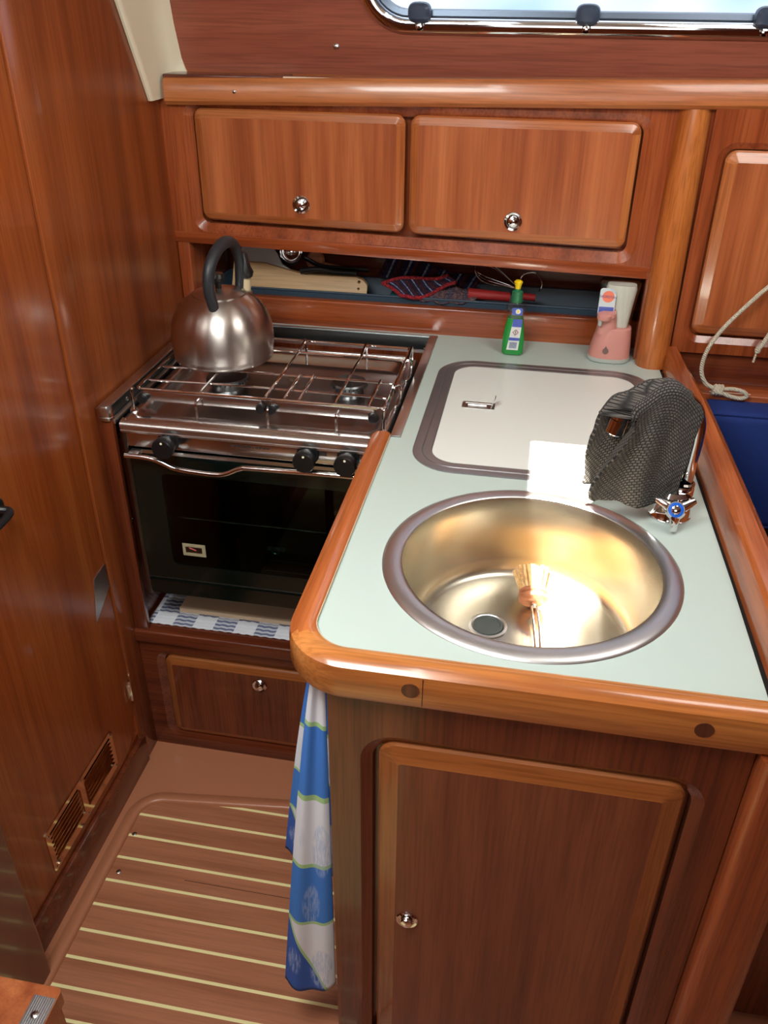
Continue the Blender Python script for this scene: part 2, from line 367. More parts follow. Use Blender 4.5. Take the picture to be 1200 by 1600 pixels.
for u in (-.292, .012, .318):
    b = new(); loft(b, [(-.006, 0, 0, .020, .016, 3), (.010, 0, 0, .022, .017, 3), (.019, 0, 0, .020, .015, 3), (.024, 0, 0, .013, .010, 3)], 24)
    for v in b.verts: c = v.co.copy(); v.co = Vector(side(u+c.x, .624+c.y*1.05, c.z))
    l = obj('window_latch', b, 'latch', w1)
    b = new(); lathe(b, [(.008, 0), (.008, .006), (.005, .010), (0, .011)], side(u, .602, .006), 16, to((0, -1, .1))); obj('latch_screw', b, 'chrome', l)
b = new(); screw(b, side(-.455, .566, 0), (0, -1, .1), .006); tag(obj('panel_button', b, 'screw'), 'small steel stud on the dark panel left of the window', 'stud')
# cream moulding in the corner between bulkhead and side panel
b = new()
def cm(z, k):
    yl = .745+(.475-z)*.53; yr = .860-(z-.50)*TILT; m_ = yl+.012
    return [(WX+.001, yl-.002, z), (WX+.007, yl-.004, z), (WX+.010, yl+.004, z), (WX+.009, m_, z), (WX+.010, (m_+yr)/2, z), (WX+.014+k*.6, yr-.016, z), (WX+.026+k*2, yr-.002, z), (WX+.026+k*2, yr+.02, z), (WX+.001, yr+.02, z)]
rows = [[b.verts.new(p) for p in cm(z, k)] for z, k in ((.472, .0), (.50, .002), (.512, .008), (.52, .006), (.54, .003), (.60, 0), (.70, -.002), (.98, -.006))]
for A, B in zip(rows, rows[1:]):
    for i in range(len(A)): b.faces.new((A[i], A[(i+1) % len(A)], B[(i+1) % len(A)], B[i]))
b.faces.new(rows[0]); b.faces.new(rows[-1]); struct('trim_4', b, 'cream', angle=50)
# shelf rail across the top
b = new(); prof = [(.0, 0), (.004, -.004), (.020, -.004), (.026, .003), (.026, .034), (.020, .043), (.006, .046), (0, .044)]
sk = lambda x: .466+(x+.79)*.0195
rows = [[b.verts.new((x, .806-n, sk(x)+z)) for n, z in prof] for x in (-.786, -.4, 0, .4, 1.2)]
for A, B in zip(rows, rows[1:]):
    for i in range(len(A)): b.faces.new((A[i], A[(i+1) % len(A)], B[(i+1) % len(A)], B[i]))
b.faces.new(rows[0]); b.faces.new(rows[-1]); struct('trim_5', b, 'shelf_trim')
b = new(); screw(b, (-.641, .7795, .489), (0, -1, 0), .0035); obj('rail_screw', b, 'screw', None); tag(bpy.data.objects['rail_screw'], 'tiny screw near the left end of the top wooden rail', 'screw')
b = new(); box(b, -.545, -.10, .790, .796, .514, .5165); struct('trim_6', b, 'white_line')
b = new(); box(b, -.79, -.545, .792, .86, .505, .516, .002); struct('trim_7', b, 'dark_x')
# ceiling with the hatch slit, companionway and other walls of the saloon
def slab(x0, x1, y0, y1): box(b, x0, x1, y0, y1, 1.02, 1.07)
SX0, SX1, SY0, SY1 = -.242, -.140, -.405, .062
b = new(); slab(-.9, SX0, -.80, 1.0); slab(SX1, 2.0, SY0, 1.0); slab(SX0, SX1, SY1, 1.0); slab(-1.25, -.9, -2.36, 1.1); slab(-.9, 2.0, 1.0, 1.12); slab(SX0, SX1, -.80, SY0); slab(SX1, 2.0, -2.3, SY0); slab(-.9, SX1, -2.3, -.80)
struct('ceiling', b, 'ceiling', smooth=False)
b = new(); box(b, -1.2, 2.0, -2.36, -2.3, -.9, 1.07); struct('wall_front', b, 'frame_z')
b = new(); box(b, 1.98, 2.04, -2.3, 1.1, -.9, 1.07); struct('wall_right', b, 'frame_z')
b = new(); box(b, -1.2, -.9, -2.3, -.6, -.9, 1.07); struct('wall_left', b, 'dark_z')

# ================================================================= FLOORBOARD
M['teak'] = None
m = wood('teak_and_holly', (160, 98, 68), (174, 110, 78), (184, 120, 88), 'x', 1, .36, 30, .2, .1)
t = nd(m, 'ShaderNodeTexCoord'); sp = nd(m, 'ShaderNodeSeparateXYZ'); lk(m, t.outputs['Object'], sp.inputs[0])
ad = nd(m, 'ShaderNodeMath'); ad.operation = 'ADD'; ad.inputs[1].default_value = 10*.0535-.041+.0030+.0; lk(m, sp.outputs['Y'], ad.inputs[0])
md = nd(m, 'ShaderNodeMath'); md.operation = 'MODULO'; md.inputs[1].default_value = .0535; lk(m, ad.outputs[0], md.inputs[0])
lt = nd(m, 'ShaderNodeMath'); lt.operation = 'LESS_THAN'; lt.inputs[1].default_value = .0060; lk(m, md.outputs[0], lt.inputs[0])
mx = nd(m, 'ShaderNodeMix'); mx.data_type = 'RGBA'; mx.inputs['B'].default_value = lin((246, 232, 170)); lk(m, lt.outputs[0], mx.inputs['Factor'])
src = bsdf(m).inputs['Base Color'].links[0].from_socket; lk(m, src, mx.inputs['A']); lk(m, mx.outputs['Result'], bsdf(m).inputs['Base Color'])
M['teak'] = m
fb = thing('floorboard', 'teak floorboard with pale yellow stripes between the door and the sink cabinet', 'floorboard', (-.5, 0, -.872))
b = new(); prism(b, [(-.757, -1.2)]+[(-.712-.045*math.cos(math.radians(a)), .140+.047*math.sin(math.radians(a))) for a in range(0, 91, 10)]+[(-.446, .217), (-.205, .248), (-.205, -1.2)], MAP('Z', -.871), 0, .0115)
ob = obj('board', b, 'teak', None, smooth=False); ob.parent = fb; ob.location = (.5, 0, .872)
for (x, y) in ((-.745, .098), (-.738, .008)):
    b = new(); screw(b, (x, y, -.8597), (0, 0, 1), .005); obj('floor_screw', b, 'screw', fb)
b = new(); box(b, -.60, -.30, .0135, .0145, -.8596, -.8593); obj('board_seam', b, 'dark_hole', fb, smooth=False)

# ================================================================= SINK CABINET
sc = thing('sink_cabinet', 'mahogany cabinet below the round sink with one large door', 'cabinet', (0, 0, -.86))
b = new(); mpY = MAP('Y', -.236)
frame(b, (-.226, .262, -.86, -.0485), (-.186, .226, -.84, -.112), .045, mpY, 0, .014, .007, .012)
box(b, -.226, -.208, -.222, .79, -.86, -.0485); box(b, .25, .262, -.222, .79, -.86, -.0485)
box(b, -.208, .25, -.214, -.210, -.86, -.10)
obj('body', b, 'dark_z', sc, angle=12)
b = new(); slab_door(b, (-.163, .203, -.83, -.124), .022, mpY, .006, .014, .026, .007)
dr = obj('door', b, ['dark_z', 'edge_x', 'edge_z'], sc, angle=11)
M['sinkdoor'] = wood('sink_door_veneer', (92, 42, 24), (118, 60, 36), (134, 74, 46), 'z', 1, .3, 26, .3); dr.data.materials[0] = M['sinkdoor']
M['sedge_x'] = wood('sink_door_lipping_rail', (134, 72, 34), (154, 88, 44), (168, 102, 54), 'x', 1, .25, 20, .3)
M['sedge_z'] = wood('sink_door_lipping_upright', (134, 72, 34), (154, 88, 44), (168, 102, 54), 'z', 1, .25, 20, .3)
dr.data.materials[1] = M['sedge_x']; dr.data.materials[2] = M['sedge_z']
b = new(); knob(b, (-.119, -.242, -.461), r=.016); tag(obj('knob', b, 'chrome', dr), 'chrome push button')
cp = thing('corner_post', 'rounded wooden corner post right of the sink cabinet door', 'post', (.30, -.22, -.86))
b = new(); prism(b, rrect(.263, .345, -.262, -.19, (.002, .002, .014, .04), 8), MAP('Z', 0), -.86, -.0485); box(b, .263, .285, -.19, .70, -.86, -.0485)
ob = obj('post', b, 'frame_z', cp)

# ================================================================= WORKTOP
wt_ = thing('worktop', 'pale grey-green laminate worktop around sink and icebox', 'worktop', (0, 0, -.04))
circ = lambda r, n=64, cx=0, cy=0: [(cx+r*math.cos(2*PI*i/n), cy+r*math.sin(2*PI*i/n)) for i in range(n)]
poly = [(.267, -.222), (.262, .0), (.2365, .75), (.2365, .868), (-.80, .868), (-.80, .851), (-.234, .851), (-.234, .343), (-.258, .343)]
cc = [(-.205-.053*math.cos(math.radians(a)), -.165-.053*math.sin(math.radians(a))) for a in range(0, 91, 10)]
b = new(); prism(b, poly+cc, MAP('Z', -.02), 0, .02, [circ(.176)]); box(b, .10, .24, .80, .868, -.002, -.001)
obj('laminate', b, 'laminate', wt_, smooth=False)
# solid wood edging: swept round the front corner
path = [(-.268, .346), (-.268, -.168)]+[(-.203-.065*math.cos(math.radians(a)), -.168-.065*math.sin(math.radians(a))) for a in range(5, 90, 5)]+[(-.203, -.233), (.42, -.233)]
P = [(.016, -.030), (.016, .004), (.013, .007), (.004, .009), (-.008, .007), (-.016, .001), (-.018, -.008), (-.018, -.038), (-.014, -.046), (-.006, -.048), (.012, -.048), (.016, -.044)]
b = new(); sweep2(b, path, P, 0, miF=lambda c: 0 if (c.x > -.225 or c.y < -.20) else 1); obj('wood_edging', b, ['trim_x', 'trim_y'], wt_, angle=40)
for x in (-.124, .197):
    b = new(); lathe(b, [(.0105, 0), (.0105, .0012), (0, .0014)], (x, -.2505, -.018), 20, to((0, -1, 0))); tag(obj('wood_plug', b, 'plug', wt_), 'dark round wood plug')
b = new(); box(b, -.1105, -.1098, -.2514, -.250, -.040, .0); obj('edging_joint', b, 'dark_hole', wt_, smooth=False)
M['beige'] = mat('beige_liner', (196, 178, 150), .5)
b = new(); sweep2(b, path[1:22], [(.0155, 0), (.0165, .0), (.0165, .0045), (.0155, .0045)], 0)
box(b, -.2525, -.2515, -.168, .342, 0, .0045)
obj('edging_liner', b, 'beige', wt_)
# black gasket + fiddle board on the right
fr = thing('fiddle_board', 'mahogany fiddle board with rounded top along the right side of the worktop', 'fiddle', (.295, 0, 0))
b = new(); prism(b, [(.2745-.008, -.20), (.2745, -.20), (.2435, .745), (.2355, .745)], MAP('Z', 0), -.04, -.0035); obj('black_gap', b, 'rubber', fr)
b = new(); pf = [(.274, -.04), (.274, .026), (.279, .042), (.284, .047), (.306, .047), (.316, .040), (.318, .03), (.318, -.041), (.30, -.041)]
FX = lambda y: .268-.033*y
rows = [[b.verts.new((FX(y)+(x-.274)*k_, y, z)) for x, z in pf] for y, k_ in ((-.20, 1.05), (.30, 1.0), (.50, .95), (.66, .72), (.765, .62))]
for A, B in zip(rows, rows[1:]):
    for i in range(len(A)): b.faces.new((A[i], A[(i+1) % len(A)], B[(i+1) % len(A)], B[i]))
b.faces.new(rows[0]); b.faces.new(rows[-1]); obj('board', b, 'fiddle', fr, angle=25)

# ================================================================= SINK
sk_ = thing('sink', 'round stainless steel sink bowl set in the worktop', 'sink', (0, 0, 0))
b = new(); lathe(b, [(.1725, .0002), (.174, .0035), (.178, .0045), (.190, .0042), (.194, .0030), (.1995, .0012), (.200, .0002)], (0, 0, 0), 96); obj('rim', b, 'rim_steel', sk_, angle=60)
b = new(); lathe(b, [(.173, .003), (.1715, -.002), (.169, -.02), (.162, -.10), (.158, -.112), (.152, -.121), (.142, -.1265), (.10, -.1285), (0, -.130)], (0, 0, 0), 96); obj('bowl', b, 'sink_steel', sk_, angle=60)
dn = (-.049, .020)
b = new(); lathe(b, [(.028, .0002), (.028, .0016), (.0245, .0022), (.0225, .0008), (.0225, -.001)], (dn[0], dn[1], -.1292), 32); o = obj('drain', b, 'rim_steel', sk_)
b = new(); lathe(b, [(.0222, 0), (.0215, .0028), (.018, .003), (.017, .0018), (.005, .002), (0, .0024)], (dn[0], dn[1], -.1295), 32); M['plugr'] = mat('grey_rubber_plug', (66, 72, 70), .5); tag(obj('drain_plug', b, 'plugr', o), 'dark rubber plug')
# dish brush lying in the sink
M['bristle'] = wood('straw_bristle', (196, 140, 84), (224, 176, 116), (240, 204, 150), 'z', 1, .6, 120, .4, 0)
M['brushwood'] = wood('brush_wood', (160, 92, 56), (190, 120, 80), (208, 142, 100), 'x', 1, .5, 50, .3, 0)
db = thing('dish_brush', 'round wooden dish brush with straw bristles lying in the sink', 'brush', (.02, .06, -.125))
hd = Vector((.012, .075, -.106)); ax = Vector((-.08, .55, .30)).normalized()
b = new(); lathe(b, [(0, -.012), (.016, -.012), (.0215, -.008), (.022, -.002), (.020, 0), (.0215, .002), (.021, .007), (.015, .009), (0, .009)], hd, 28, to(ax)); obj('brush_head', b, 'brushwood', db)
b = new(); Rm = to(ax)
for k in range(64):
    a = k*2.39996; rr = .019*math.sqrt((k+.5)/64); base = hd+Rm @ Vector((rr*math.cos(a), rr*math.sin(a), .008)); tip = hd+Rm @ Vector((rr*1.45*math.cos(a), rr*1.45*math.sin(a), .040+random.uniform(-.002, .002)))
    tube(b, [base, (base+tip)/2, tip], lambda t: .0022+.0008*t, 5)
br = obj('bristles', b, 'bristle', db); br['kind'] = 'stuff'
b = new(); q0 = hd-ax*.010; q1 = Vector((.020, .020, -.116)); q2 = Vector((.030, -.11, -.110))
tube(b, [q0+Vector((.004, 0, 0)), q1+Vector((.004, 0, 0)), q2], .0016, 8); tube(b, [q0-Vector((.004, 0, 0)), q1-Vector((.004, 0, 0)), q2-Vector((.005, 0, 0))], .0016, 8)
tube(b, [q0+ax*.002, q0-ax*.008], .006, 12); obj('wire_handle', b, 'chrome', db)

# ================================================================= ICEBOX LID
il = thing('icebox_lid', 'white rounded rectangular icebox lid flush in the worktop behind the sink', 'lid', (-.01, .48, 0))
O = (-.207, .212, .233, .722)
b = new(); R = [(rrect(*O, .075, 10), .0002), (rrect(*O, .075, 10), .0018), (rrect(O[0]+.003, O[1]-.003, O[2]+.003, O[3]-.003, .072, 10), .0026), (rrect(O[0]+.015, O[1]-.015, O[2]+.015, O[3]-.015, .06, 10), .0022), (rrect(O[0]+.0165, O[1]-.0165, O[2]+.0165, O[3]-.0165, .058, 10), .0008), (rrect(O[0]+.018, O[1]-.018, O[2]+.018, O[3]-.018, .057, 10), .0022), (rrect(O[0]+.031, O[1]-.031, O[2]+.031, O[3]-.031, .045, 10), .0026), (rrect(O[0]+.033, O[1]-.033, O[2]+.033, O[3]-.033, .043, 10), .001)]
rings(b, R, MAP('Z', 0), cap1=False); tag(obj('lid_frame', b, 'hatch_rim', il), 'grey double ring frame')
b = new(); prism(b, rrect(O[0]+.033, O[1]-.033, O[2]+.033, O[3]-.033, .043, 10), MAP('Z', 0), .0002, .0016); M['lid'] = mat('white_lid', (226, 230, 224), .3); obj('lid_panel', b, 'lid', il, smooth=False)
b = new(); R = [(rrect(-.143, -.083, .484, .512, .003, 3), .0016), (rrect(-.143, -.083, .484, .512, .003, 3), .003), (rrect(-.139, -.087, .488, .508, .002, 3), .003), (rrect(-.139, -.087, .488, .508, .002, 3), .0019)]
rings(b, R, MAP('Z', 0)); lt_ = obj('latch', b, 'steel', il, smooth=False)
b = new(); prism(b, rrect(.488, .508, .0, .020, .003, 3), lambda u, v, w: (-.090+w+v*.35, u, .002+v), 0, .0012); obj('latch_flap', b, 'chrome', lt_, smooth=False)
b = new(); tube(b, [(-.132, .498, .003), (-.098, .498, .003)], .0025, 8); obj('latch_pin', b, 'chrome', lt_)

# ================================================================= TAP AND KNITTED CLOTH
tp = thing('kitchen_tap', 'chrome kitchen tap with cross handle behind the right of the sink', 'tap', (.198, .165, 0))
b = new(); lathe(b, [(0, 0), (.0315, 0), (.0315, .003), (.0300, .005), (.0275, .024), (.026, .038), (.020, .044), (0, .046)], (.198, .172, 0), 40); obj('tap_body', b, 'chrome', tp)
hx = to((-.05, -.80, .45)); hc = Vector((.197, .134, .030))
b = new()
for k in range(3):
    a = math.radians(270+120*k); d = hx @ Vector((math.cos(a), math.sin(a), 0)); e = hx @ Vector((0, 0, 1))
    tube(b, [hc+e*.006, hc+d*.014+e*.009, hc+d*.030+e*.003], lambda t: .0115-.0065*t, 12, flat=.8)
lathe(b, [(.010, -.01), (.0125, .0), (.0145, .010), (.012, .0155), (0, .0155)], hc, 32, hx); h_ = obj('cross_handle', b, 'chrome', tp)
M['blue_disc'] = mat('blue_marker', (30, 96, 200), .2, 0, .5)
b = new(); lathe(b, [(.0108, .0155), (.0108, .0166), (.0075, .0172), (.0070, .0166), (0, .0166)], hc, 32, hx); tag(obj('cold_marker', b, 'blue_disc', h_), 'blue ring in the handle')
b = new(); lathe(b, [(.0062, .0165), (.0062, .018), (.004, .019), (0, .0192)], hc, 24, hx); obj('marker_cap', b, 'chrome', h_)
b = new(); lathe(b, [(.014, 0), (.014, .022), (.0155, .024), (.0155, .032), (.012, .034)], (.213, .186, .016), 28)
lathe(b, [(.020, 0), (.020, .010), (.016, .016)], (.207, .178, .034), 28); obj('spout_collar', b, 'chrome', tp)
SP = [(.213, .188, .03), (.214, .188, .08), (.2155, .189, .115), (.213, .188, .145), (.20, .183, .172), (.175, .173, .188), (.145, .161, .190), (.118, .150, .180), (.103, .144, .162)]
b = new(); tube(b, cr(SP, 8), .0115, 20); obj('spout', b, 'chrome', tp)
b = new(); ndv = Vector((-.012, -.004, -.05)).normalized(); lathe(b, [(.0118, -.004), (.0128, 0), (.0128, .006), (.0138, .007), (.0138, .026), (.0120, .028), (.010, .024), (0, .022)], (.103, .144, .165), 28, to(ndv)); obj('nozzle', b, 'chrome', tp)
# knitted dishcloth over the spout
m = mat('knitted_cotton', (74, 68, 62), .95); M['knit'] = m
uv = nd(m, 'ShaderNodeTexCoord'); mp_ = nd(m, 'ShaderNodeMapping'); mp_.inputs['Scale'].default_value = (1, 1, 1); lk(m, uv.outputs['UV'], mp_.inputs['Vector'])
br_ = nd(m, 'ShaderNodeTexBrick'); br_.offset = .5; br_.inputs['Scale'].default_value = 1; br_.inputs['Brick Width'].default_value = .0060; br_.inputs['Row Height'].default_value = .0042
br_.inputs['Mortar Size'].default_value = .0012; br_.inputs['Mortar Smooth'].default_value = 1; br_.inputs['Color1'].default_value = (1, 1, 1, 1); br_.inputs['Color2'].default_value = (.8, .8, .8, 1); br_.inputs['Mortar'].default_value = (0, 0, 0, 1)
lk(m, mp_.outputs[0], br_.inputs['Vector']); bp_ = nd(m, 'ShaderNodeBump'); bp_.inputs['Strength'].default_value = 1; bp_.inputs['Distance'].default_value = .003
lk(m, br_.outputs['Color'], bp_.inputs['Height']); lk(m, bp_.outputs[0], bsdf(m).inputs['Normal'])
r_ = ramp(m, [(0, (38, 36, 35)), (1, (98, 93, 88))]); lk(m, br_.outputs['Color'], r_.inputs[0]); lk(m, r_.outputs[0], bsdf(m).inputs['Base Color'])
bm = new(); uvl = bm.loops.layers.uv.new('UVMap'); NU, NV = 64, 90; grid = []
spine = cr([(.076, .128, .168), (.090, .138, .186), (.115, .149, .196), (.143, .160, .207), (.170, .170, .204), (.192, .178, .188), (.212, .184, .164)], 12)
def sp_at(t):
    f = t*(len(spine)-1); i = min(int(f), len(spine)-2); return spine[i].lerp(spine[i+1], f-i)
for i in range(NU+1):
    u = i/NU; c = sp_at(u); row = []
    zf = .050+.005*math.sin(u*8)-.016*u
    zb = .055
    L1 = c.z-zf-.022*max(0, 1-u/.12)**2-.012*max(0, (u-.85)/.15)**2; L2 = c.z-zb; fan = Vector((1, .42, 0)).normalized()
    for j in range(NV+1):
        v = j/NV*(L1+L2+.04)-L1-.02        # arclength: front negative
        fold = math.sin(u*13.5+.6)*.5+math.sin(u*23+2)*.3
        if abs(v) < .02: a = v/.02*PI/2; yy = math.sin(a)*.016; zz = math.cos(a)*.006-.006; dn_ = 0
        else: dn_ = abs(v)-.02; yy = math.copysign(.016, v); zz = -.006-dn_
        g = min(1, dn_/.07)
        yy += (math.copysign(1, v))*(.003+.008*fold*g) - (0.006*g if v < 0 else 0)
        spread = (-.010*u*g if v < 0 else -.010*(1-u)*g) + (.002*math.sin(v*60)*g)
        tt_ = max(0, 1-dn_/.09); tt_ = tt_*tt_*(3-2*tt_)
        if v < .0: spread += .042*(1-u)**2*tt_
        x = c.x+spread-.28*yy*0; y = c.y+yy; z = c.z+zz
        if v < 0: x -= .004*g*(1-u)
        # sag of the right end under its own weight
        row.append((bm.verts.new((x, y, z)), (u*.17, v)))
    grid.append(row)
for i in range(NU):
    for j in range(NV):
        q = [grid[i][j], grid[i+1][j], grid[i+1][j+1], grid[i][j+1]]; f = bm.faces.new([a[0] for a in q])
        for l, a in zip(f.loops, q): l[uvl].uv = a[1]
me_ = obj('knitted_dishcloth', bm, 'knit', None, angle=180)
so_ = me_.modifiers.new('thickness', 'SOLIDIFY'); so_.thickness = .004; so_.offset = 1
tx = bpy.data.textures.new('knit_relief', 'CLOUDS'); tx.noise_scale = .03; dm = me_.modifiers.new('wrinkle', 'DISPLACE'); dm.texture = tx; dm.strength = .006; dm.mid_level = .5
tag(me_, 'dark grey knitted dishcloth draped over the tap spout', 'dishcloth')

# ================================================================= BACK LEDGE, NICHE
b = new(); box(b, -.80, .236, .868, .892, -.03, .060, .004, 3); tag(obj('niche_board', b, M['frame_x'], None), 'low horizontal wooden board at the back edge of the worktop below the niche', 'board')
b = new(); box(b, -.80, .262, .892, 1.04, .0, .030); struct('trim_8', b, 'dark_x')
b = new(); box(b, -.803, -.775, .80, 1.03, -.03, .20, .004); struct('trim_9', b, 'frame_z')
b = new(); box(b, .235, .262, .80, 1.03, -.03, .20); struct('trim_10', b, 'dark_z')

# ================================================================= UPPER CABINET
uc = thing('upper_cabinet', 'wall cabinet with two striped mahogany doors above the niche', 'cabinet', (-.3, .80, .18))
shear = lambda bm, k=-.022: [setattr(v.co, 'z', v.co.z+k*(v.co.x+.80)*max(0, min(1, (.47-v.co.z)/.28))) for v in bm.verts]
b = new(); mpC = MAP('Y', .80)
frame(b, (-.805, .200, .192, .50), (-.760, .156, .216, .470), .034, mpC, 0, .018, .011, .012)
box(b, -.805, .200, .812, 1.03, .192, .206); box(b, -.80, .20, .830, .834, .20, .47)
shear(b); obj('body', b, 'frame_z', uc, angle=12)
b = new(); box(b, -.805, .190, .7975, .812, .192, .2145, .0015); shear(b); obj('bottom_rail', b, 'frame_x', uc)
for (x0, x1, kx, kz) in ((-.738, -.3095, -.522, .281), (-.2985, .133, -.088, .269)):
    b = new(); slab_door(b, (x0, x1, .243, .456), .018, mpC, .002, .016, .016, .005); shear(b)
    d = obj('door', b, ['door_z', 'edge_x', 'edge_z'], uc, angle=11)
    b = new(); knob(b, (kx, .7985, kz), r=.0185); tag(obj('knob', b, 'chrome', d), 'chrome push button')
b = new(); box(b, .186, .30, .802, .83, .0, .50); obj('end_panel', b, 'frame_z', uc)
# rounded column between the niche and the saloon locker
b = new(); prism(b, rrect(.189, .252, .750, .83, (.004, .004, .030, .026), 8), MAP('Z', 0), .0, .50)
for v_ in b.verts: v_.co.y += .075*v_.co.z
tag(obj('wooden_column', b, 'post'), 'rounded vertical wooden column right of the soap dispenser', 'column')

# ================================================================= SALOON SIDE (right)
lk_ = thing('saloon_locker', 'tall striped locker door in a chamfered frame at the right edge', 'locker', (.5, .79, .0))
b = new(); mpS = MAP('Y', .785)
frame(b, (.255, 1.2, .030, .50), (.272, .95, .052, .430), .034, mpS, 0, .012, .008, .012); box(b, .262, 1.2, .806, .81, .0, .5); obj('body', b, 'frame_z', lk_, angle=12)
b = new(); slab_door(b, (.288, .93, .070, .416), .020, mpS, .004, .016, .020, .006); obj('door', b, ['door_z', 'edge_x', 'edge_z'], lk_, angle=11)
b = new(); box(b, .262, 1.6, .795, .815, -.30, .030); struct('trim_11', b, 'dark_x')
b = new(); box(b, .318, 1.6, .735, .795, -.055, -.035, .003); struct('trim_12', b, 'frame_x')
def cushion(name, x0, x1, y0, y1, z0, z1, label):
    t = thing(name, label, 'cushion', ((x0+x1)/2, (y0+y1)/2, z0)); b = new(); box(b, x0, x1, y0, y1, z0, z1, .02, 4); obj('cover', b, 'navy', t)
    b = new(); P = rrect(x0+.004, x1-.004, z0+.004, z1-.004, .02, 5); tube(b, [(p[0], y0+.006, p[1]) for p in P], .003, 6, closed=True); obj('piping', b, 'navy', t)
cushion('back_cushion', .325, 1.2, .66, .745, -.30, -.045, 'navy blue upright back cushion under the locker at the right edge')
cushion('seat_cushion', .325, 1.2, .05, .655, -.40, -.31, 'navy blue flat seat cushion below the fiddle board at the right edge')
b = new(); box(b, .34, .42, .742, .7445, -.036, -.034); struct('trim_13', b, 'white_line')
b = new(); box(b, .30, 1.6, -.05, .80, -.86, -.405); struct('wall_settee', b, 'dark_z')
M['rope'] = mat('white_cord', (216, 206, 184), .8)
v = coords(M['rope'], (1, 1, 1)); w_ = nd(M['rope'], 'ShaderNodeTexWave'); w_.inputs['Scale'].default_value = 130; w_.bands_direction = 'DIAGONAL'; lk(M['rope'], v, w_.inputs[0]); bb = nd(M['rope'], 'ShaderNodeBump'); bb.inputs['Distance'].default_value = .0012; lk(M['rope'], w_.outputs['Fac'], bb.inputs['Height']); lk(M['rope'], bb.outputs[0], bsdf(M['rope']).inputs['Normal'])
rp = thing('looped_cord', 'white cord with a knotted loop hanging in front of the locker', 'cord', (.37, .73, -.03))
b = new(); tube(b, cr([(.47, .755, .30), (.43, .752, .215), (.384, .748, .158), (.340, .742, .10), (.318, .738, .055), (.314, .735, .015), (.326, .732, -.012), (.345, .730, -.022)]), .0042, 10); obj('cord', b, 'rope', rp)
b = new(); tube(b, cr([(.356, .728, -.022), (.380, .724, -.018), (.402, .722, -.022), (.408, .722, -.031), (.396, .722, -.036), (.374, .724, -.033), (.356, .728, -.027)]), .0040, 10); obj('loop', b, 'rope', rp)
b = new()
for k in range(3): tube(b, [(.346+.006*k+.002*math.cos(a), .729+.0075*math.sin(a), -.024+.0085*math.cos(a)) for a in (2*PI*i/16 for i in range(16))], .0036, 8, closed=True)
tube(b, [(.343, .722, -.020), (.352, .719, -.026), (.362, .722, -.029)], .0036, 8); obj('knot', b, 'rope', rp)
ct = thing('cord_end', 'short white cord end with a tiny knot at the right edge', 'cord', (.42, .75, .06))
b = new(); tube(b, cr([(.455, .752, .14), (.432, .748, .10), (.420, .745, .072), (.412, .742, .058)]), .0045, 10); tube(b, [(.412, .742, .058), (.409, .740, .035)], .0022, 8); obj('cord', b, 'rope', ct)
b = new(); lathe(b, [(0, -.007), (.005, -.005), (.0065, 0), (.005, .005), (0, .007)], (.413, .742, .060), 12); obj('knot', b, 'rope', ct)

# ================================================================= STOVE LOCKER (below the cooker)
sl = thing('stove_locker', 'dark mahogany plinth locker with a drawer below the cooker', 'locker', (-.5, .35, -.86))
b = new(); mpL = MAP('Y', .352)
frame(b, (-.806, -.24, -.86, -.53), (-.768, -.29, -.832, -.572), .034, mpL, 0, .016, .008, .014); box(b, -.79, -.25, .376, .38, -.86, -.55)
box(b, -.806, -.226, .340, .80, -.545, -.513, .005, 3)
obj('body', b, 'dark_x', sl, angle=12)
b = new(); slab_door(b, (-.750, -.305, -.814, -.588), .020, mpL, .004, .016, .018, .006); dd = obj('drawer', b, ['dark_z', 'sedge_x', 'sedge_z'], sl, angle=11)
b = new(); knob(b, (-.533, .3475, -.632), r=.0165); tag(obj('knob', b, 'chrome', dd), 'chrome push button')
b = new(); box(b, -.802, -.788, .347, .80, -.513, .0, .001); box(b, -.802, -.772, .3465, .358, -.513, 0, .001); obj('side_panel', b, 'dark_z', sl)
for (y, z) in ((.39, -.075), (.39, -.262)):
    b = new(); screw(b, (-.788, y, z), (1, 0, 0), .004); obj('panel_screw', b, 'screw', sl)
b = new(); box(b, -.80, -.235, .80, .82, -.513, -.02); box(b, -.234, -.2265, .36, .80, -.513, -.02); obj('back_panel', b, 'dark_z', sl)
# woven mat and board
m = mat('woven_mat', (200, 200, 210), .8); v = coords(m, (1, 1, 1)); ck = nd(m, 'ShaderNodeTexChecker'); ck.inputs['Scale'].default_value = 22; ck.inputs['Color1'].default_value = lin((214, 214, 220)); ck.inputs['Color2'].default_value = lin((74, 82, 118)); lk(m, v, ck.inputs['Vector'])
wv = nd(m, 'ShaderNodeTexWave'); wv.bands_direction = 'Y'; wv.inputs['Scale'].default_value = 26; lk(m, v, wv.inputs['Vector']); mm = nd(m, 'ShaderNodeMix'); mm.data_type = 'RGBA'; mm.inputs['B'].default_value = lin((222, 222, 228)); lk(m, ck.outputs['Color'], mm.inputs['A'])
ml = nd(m, 'ShaderNodeMath'); ml.operation = 'MULTIPLY'; ml.inputs[1].default_value = .75; lk(m, wv.outputs['Fac'], ml.inputs[0]); lk(m, ml.outputs[0], mm.inputs['Factor']); lk(m, mm.outputs['Result'], bsdf(m).inputs['Base Color'])
bb = nd(m, 'ShaderNodeBump'); bb.inputs['Distance'].default_value = .001; lk(m, wv.outputs['Fac'], bb.inputs['Height']); lk(m, bb.outputs[0], bsdf(m).inputs['Normal']); M['mat'] = m
b = new(); n = 90
top = [[b.verts.new((-.782+.54*i/n, y, -.5105+.0012*math.sin(i*1.9))) for y in (.368, .45, .60, .74)] for i in range(n+1)]
for A, B in zip(top, top[1:]):
    for i in range(3): b.faces.new((A[i], A[i+1], B[i+1], B[i]))
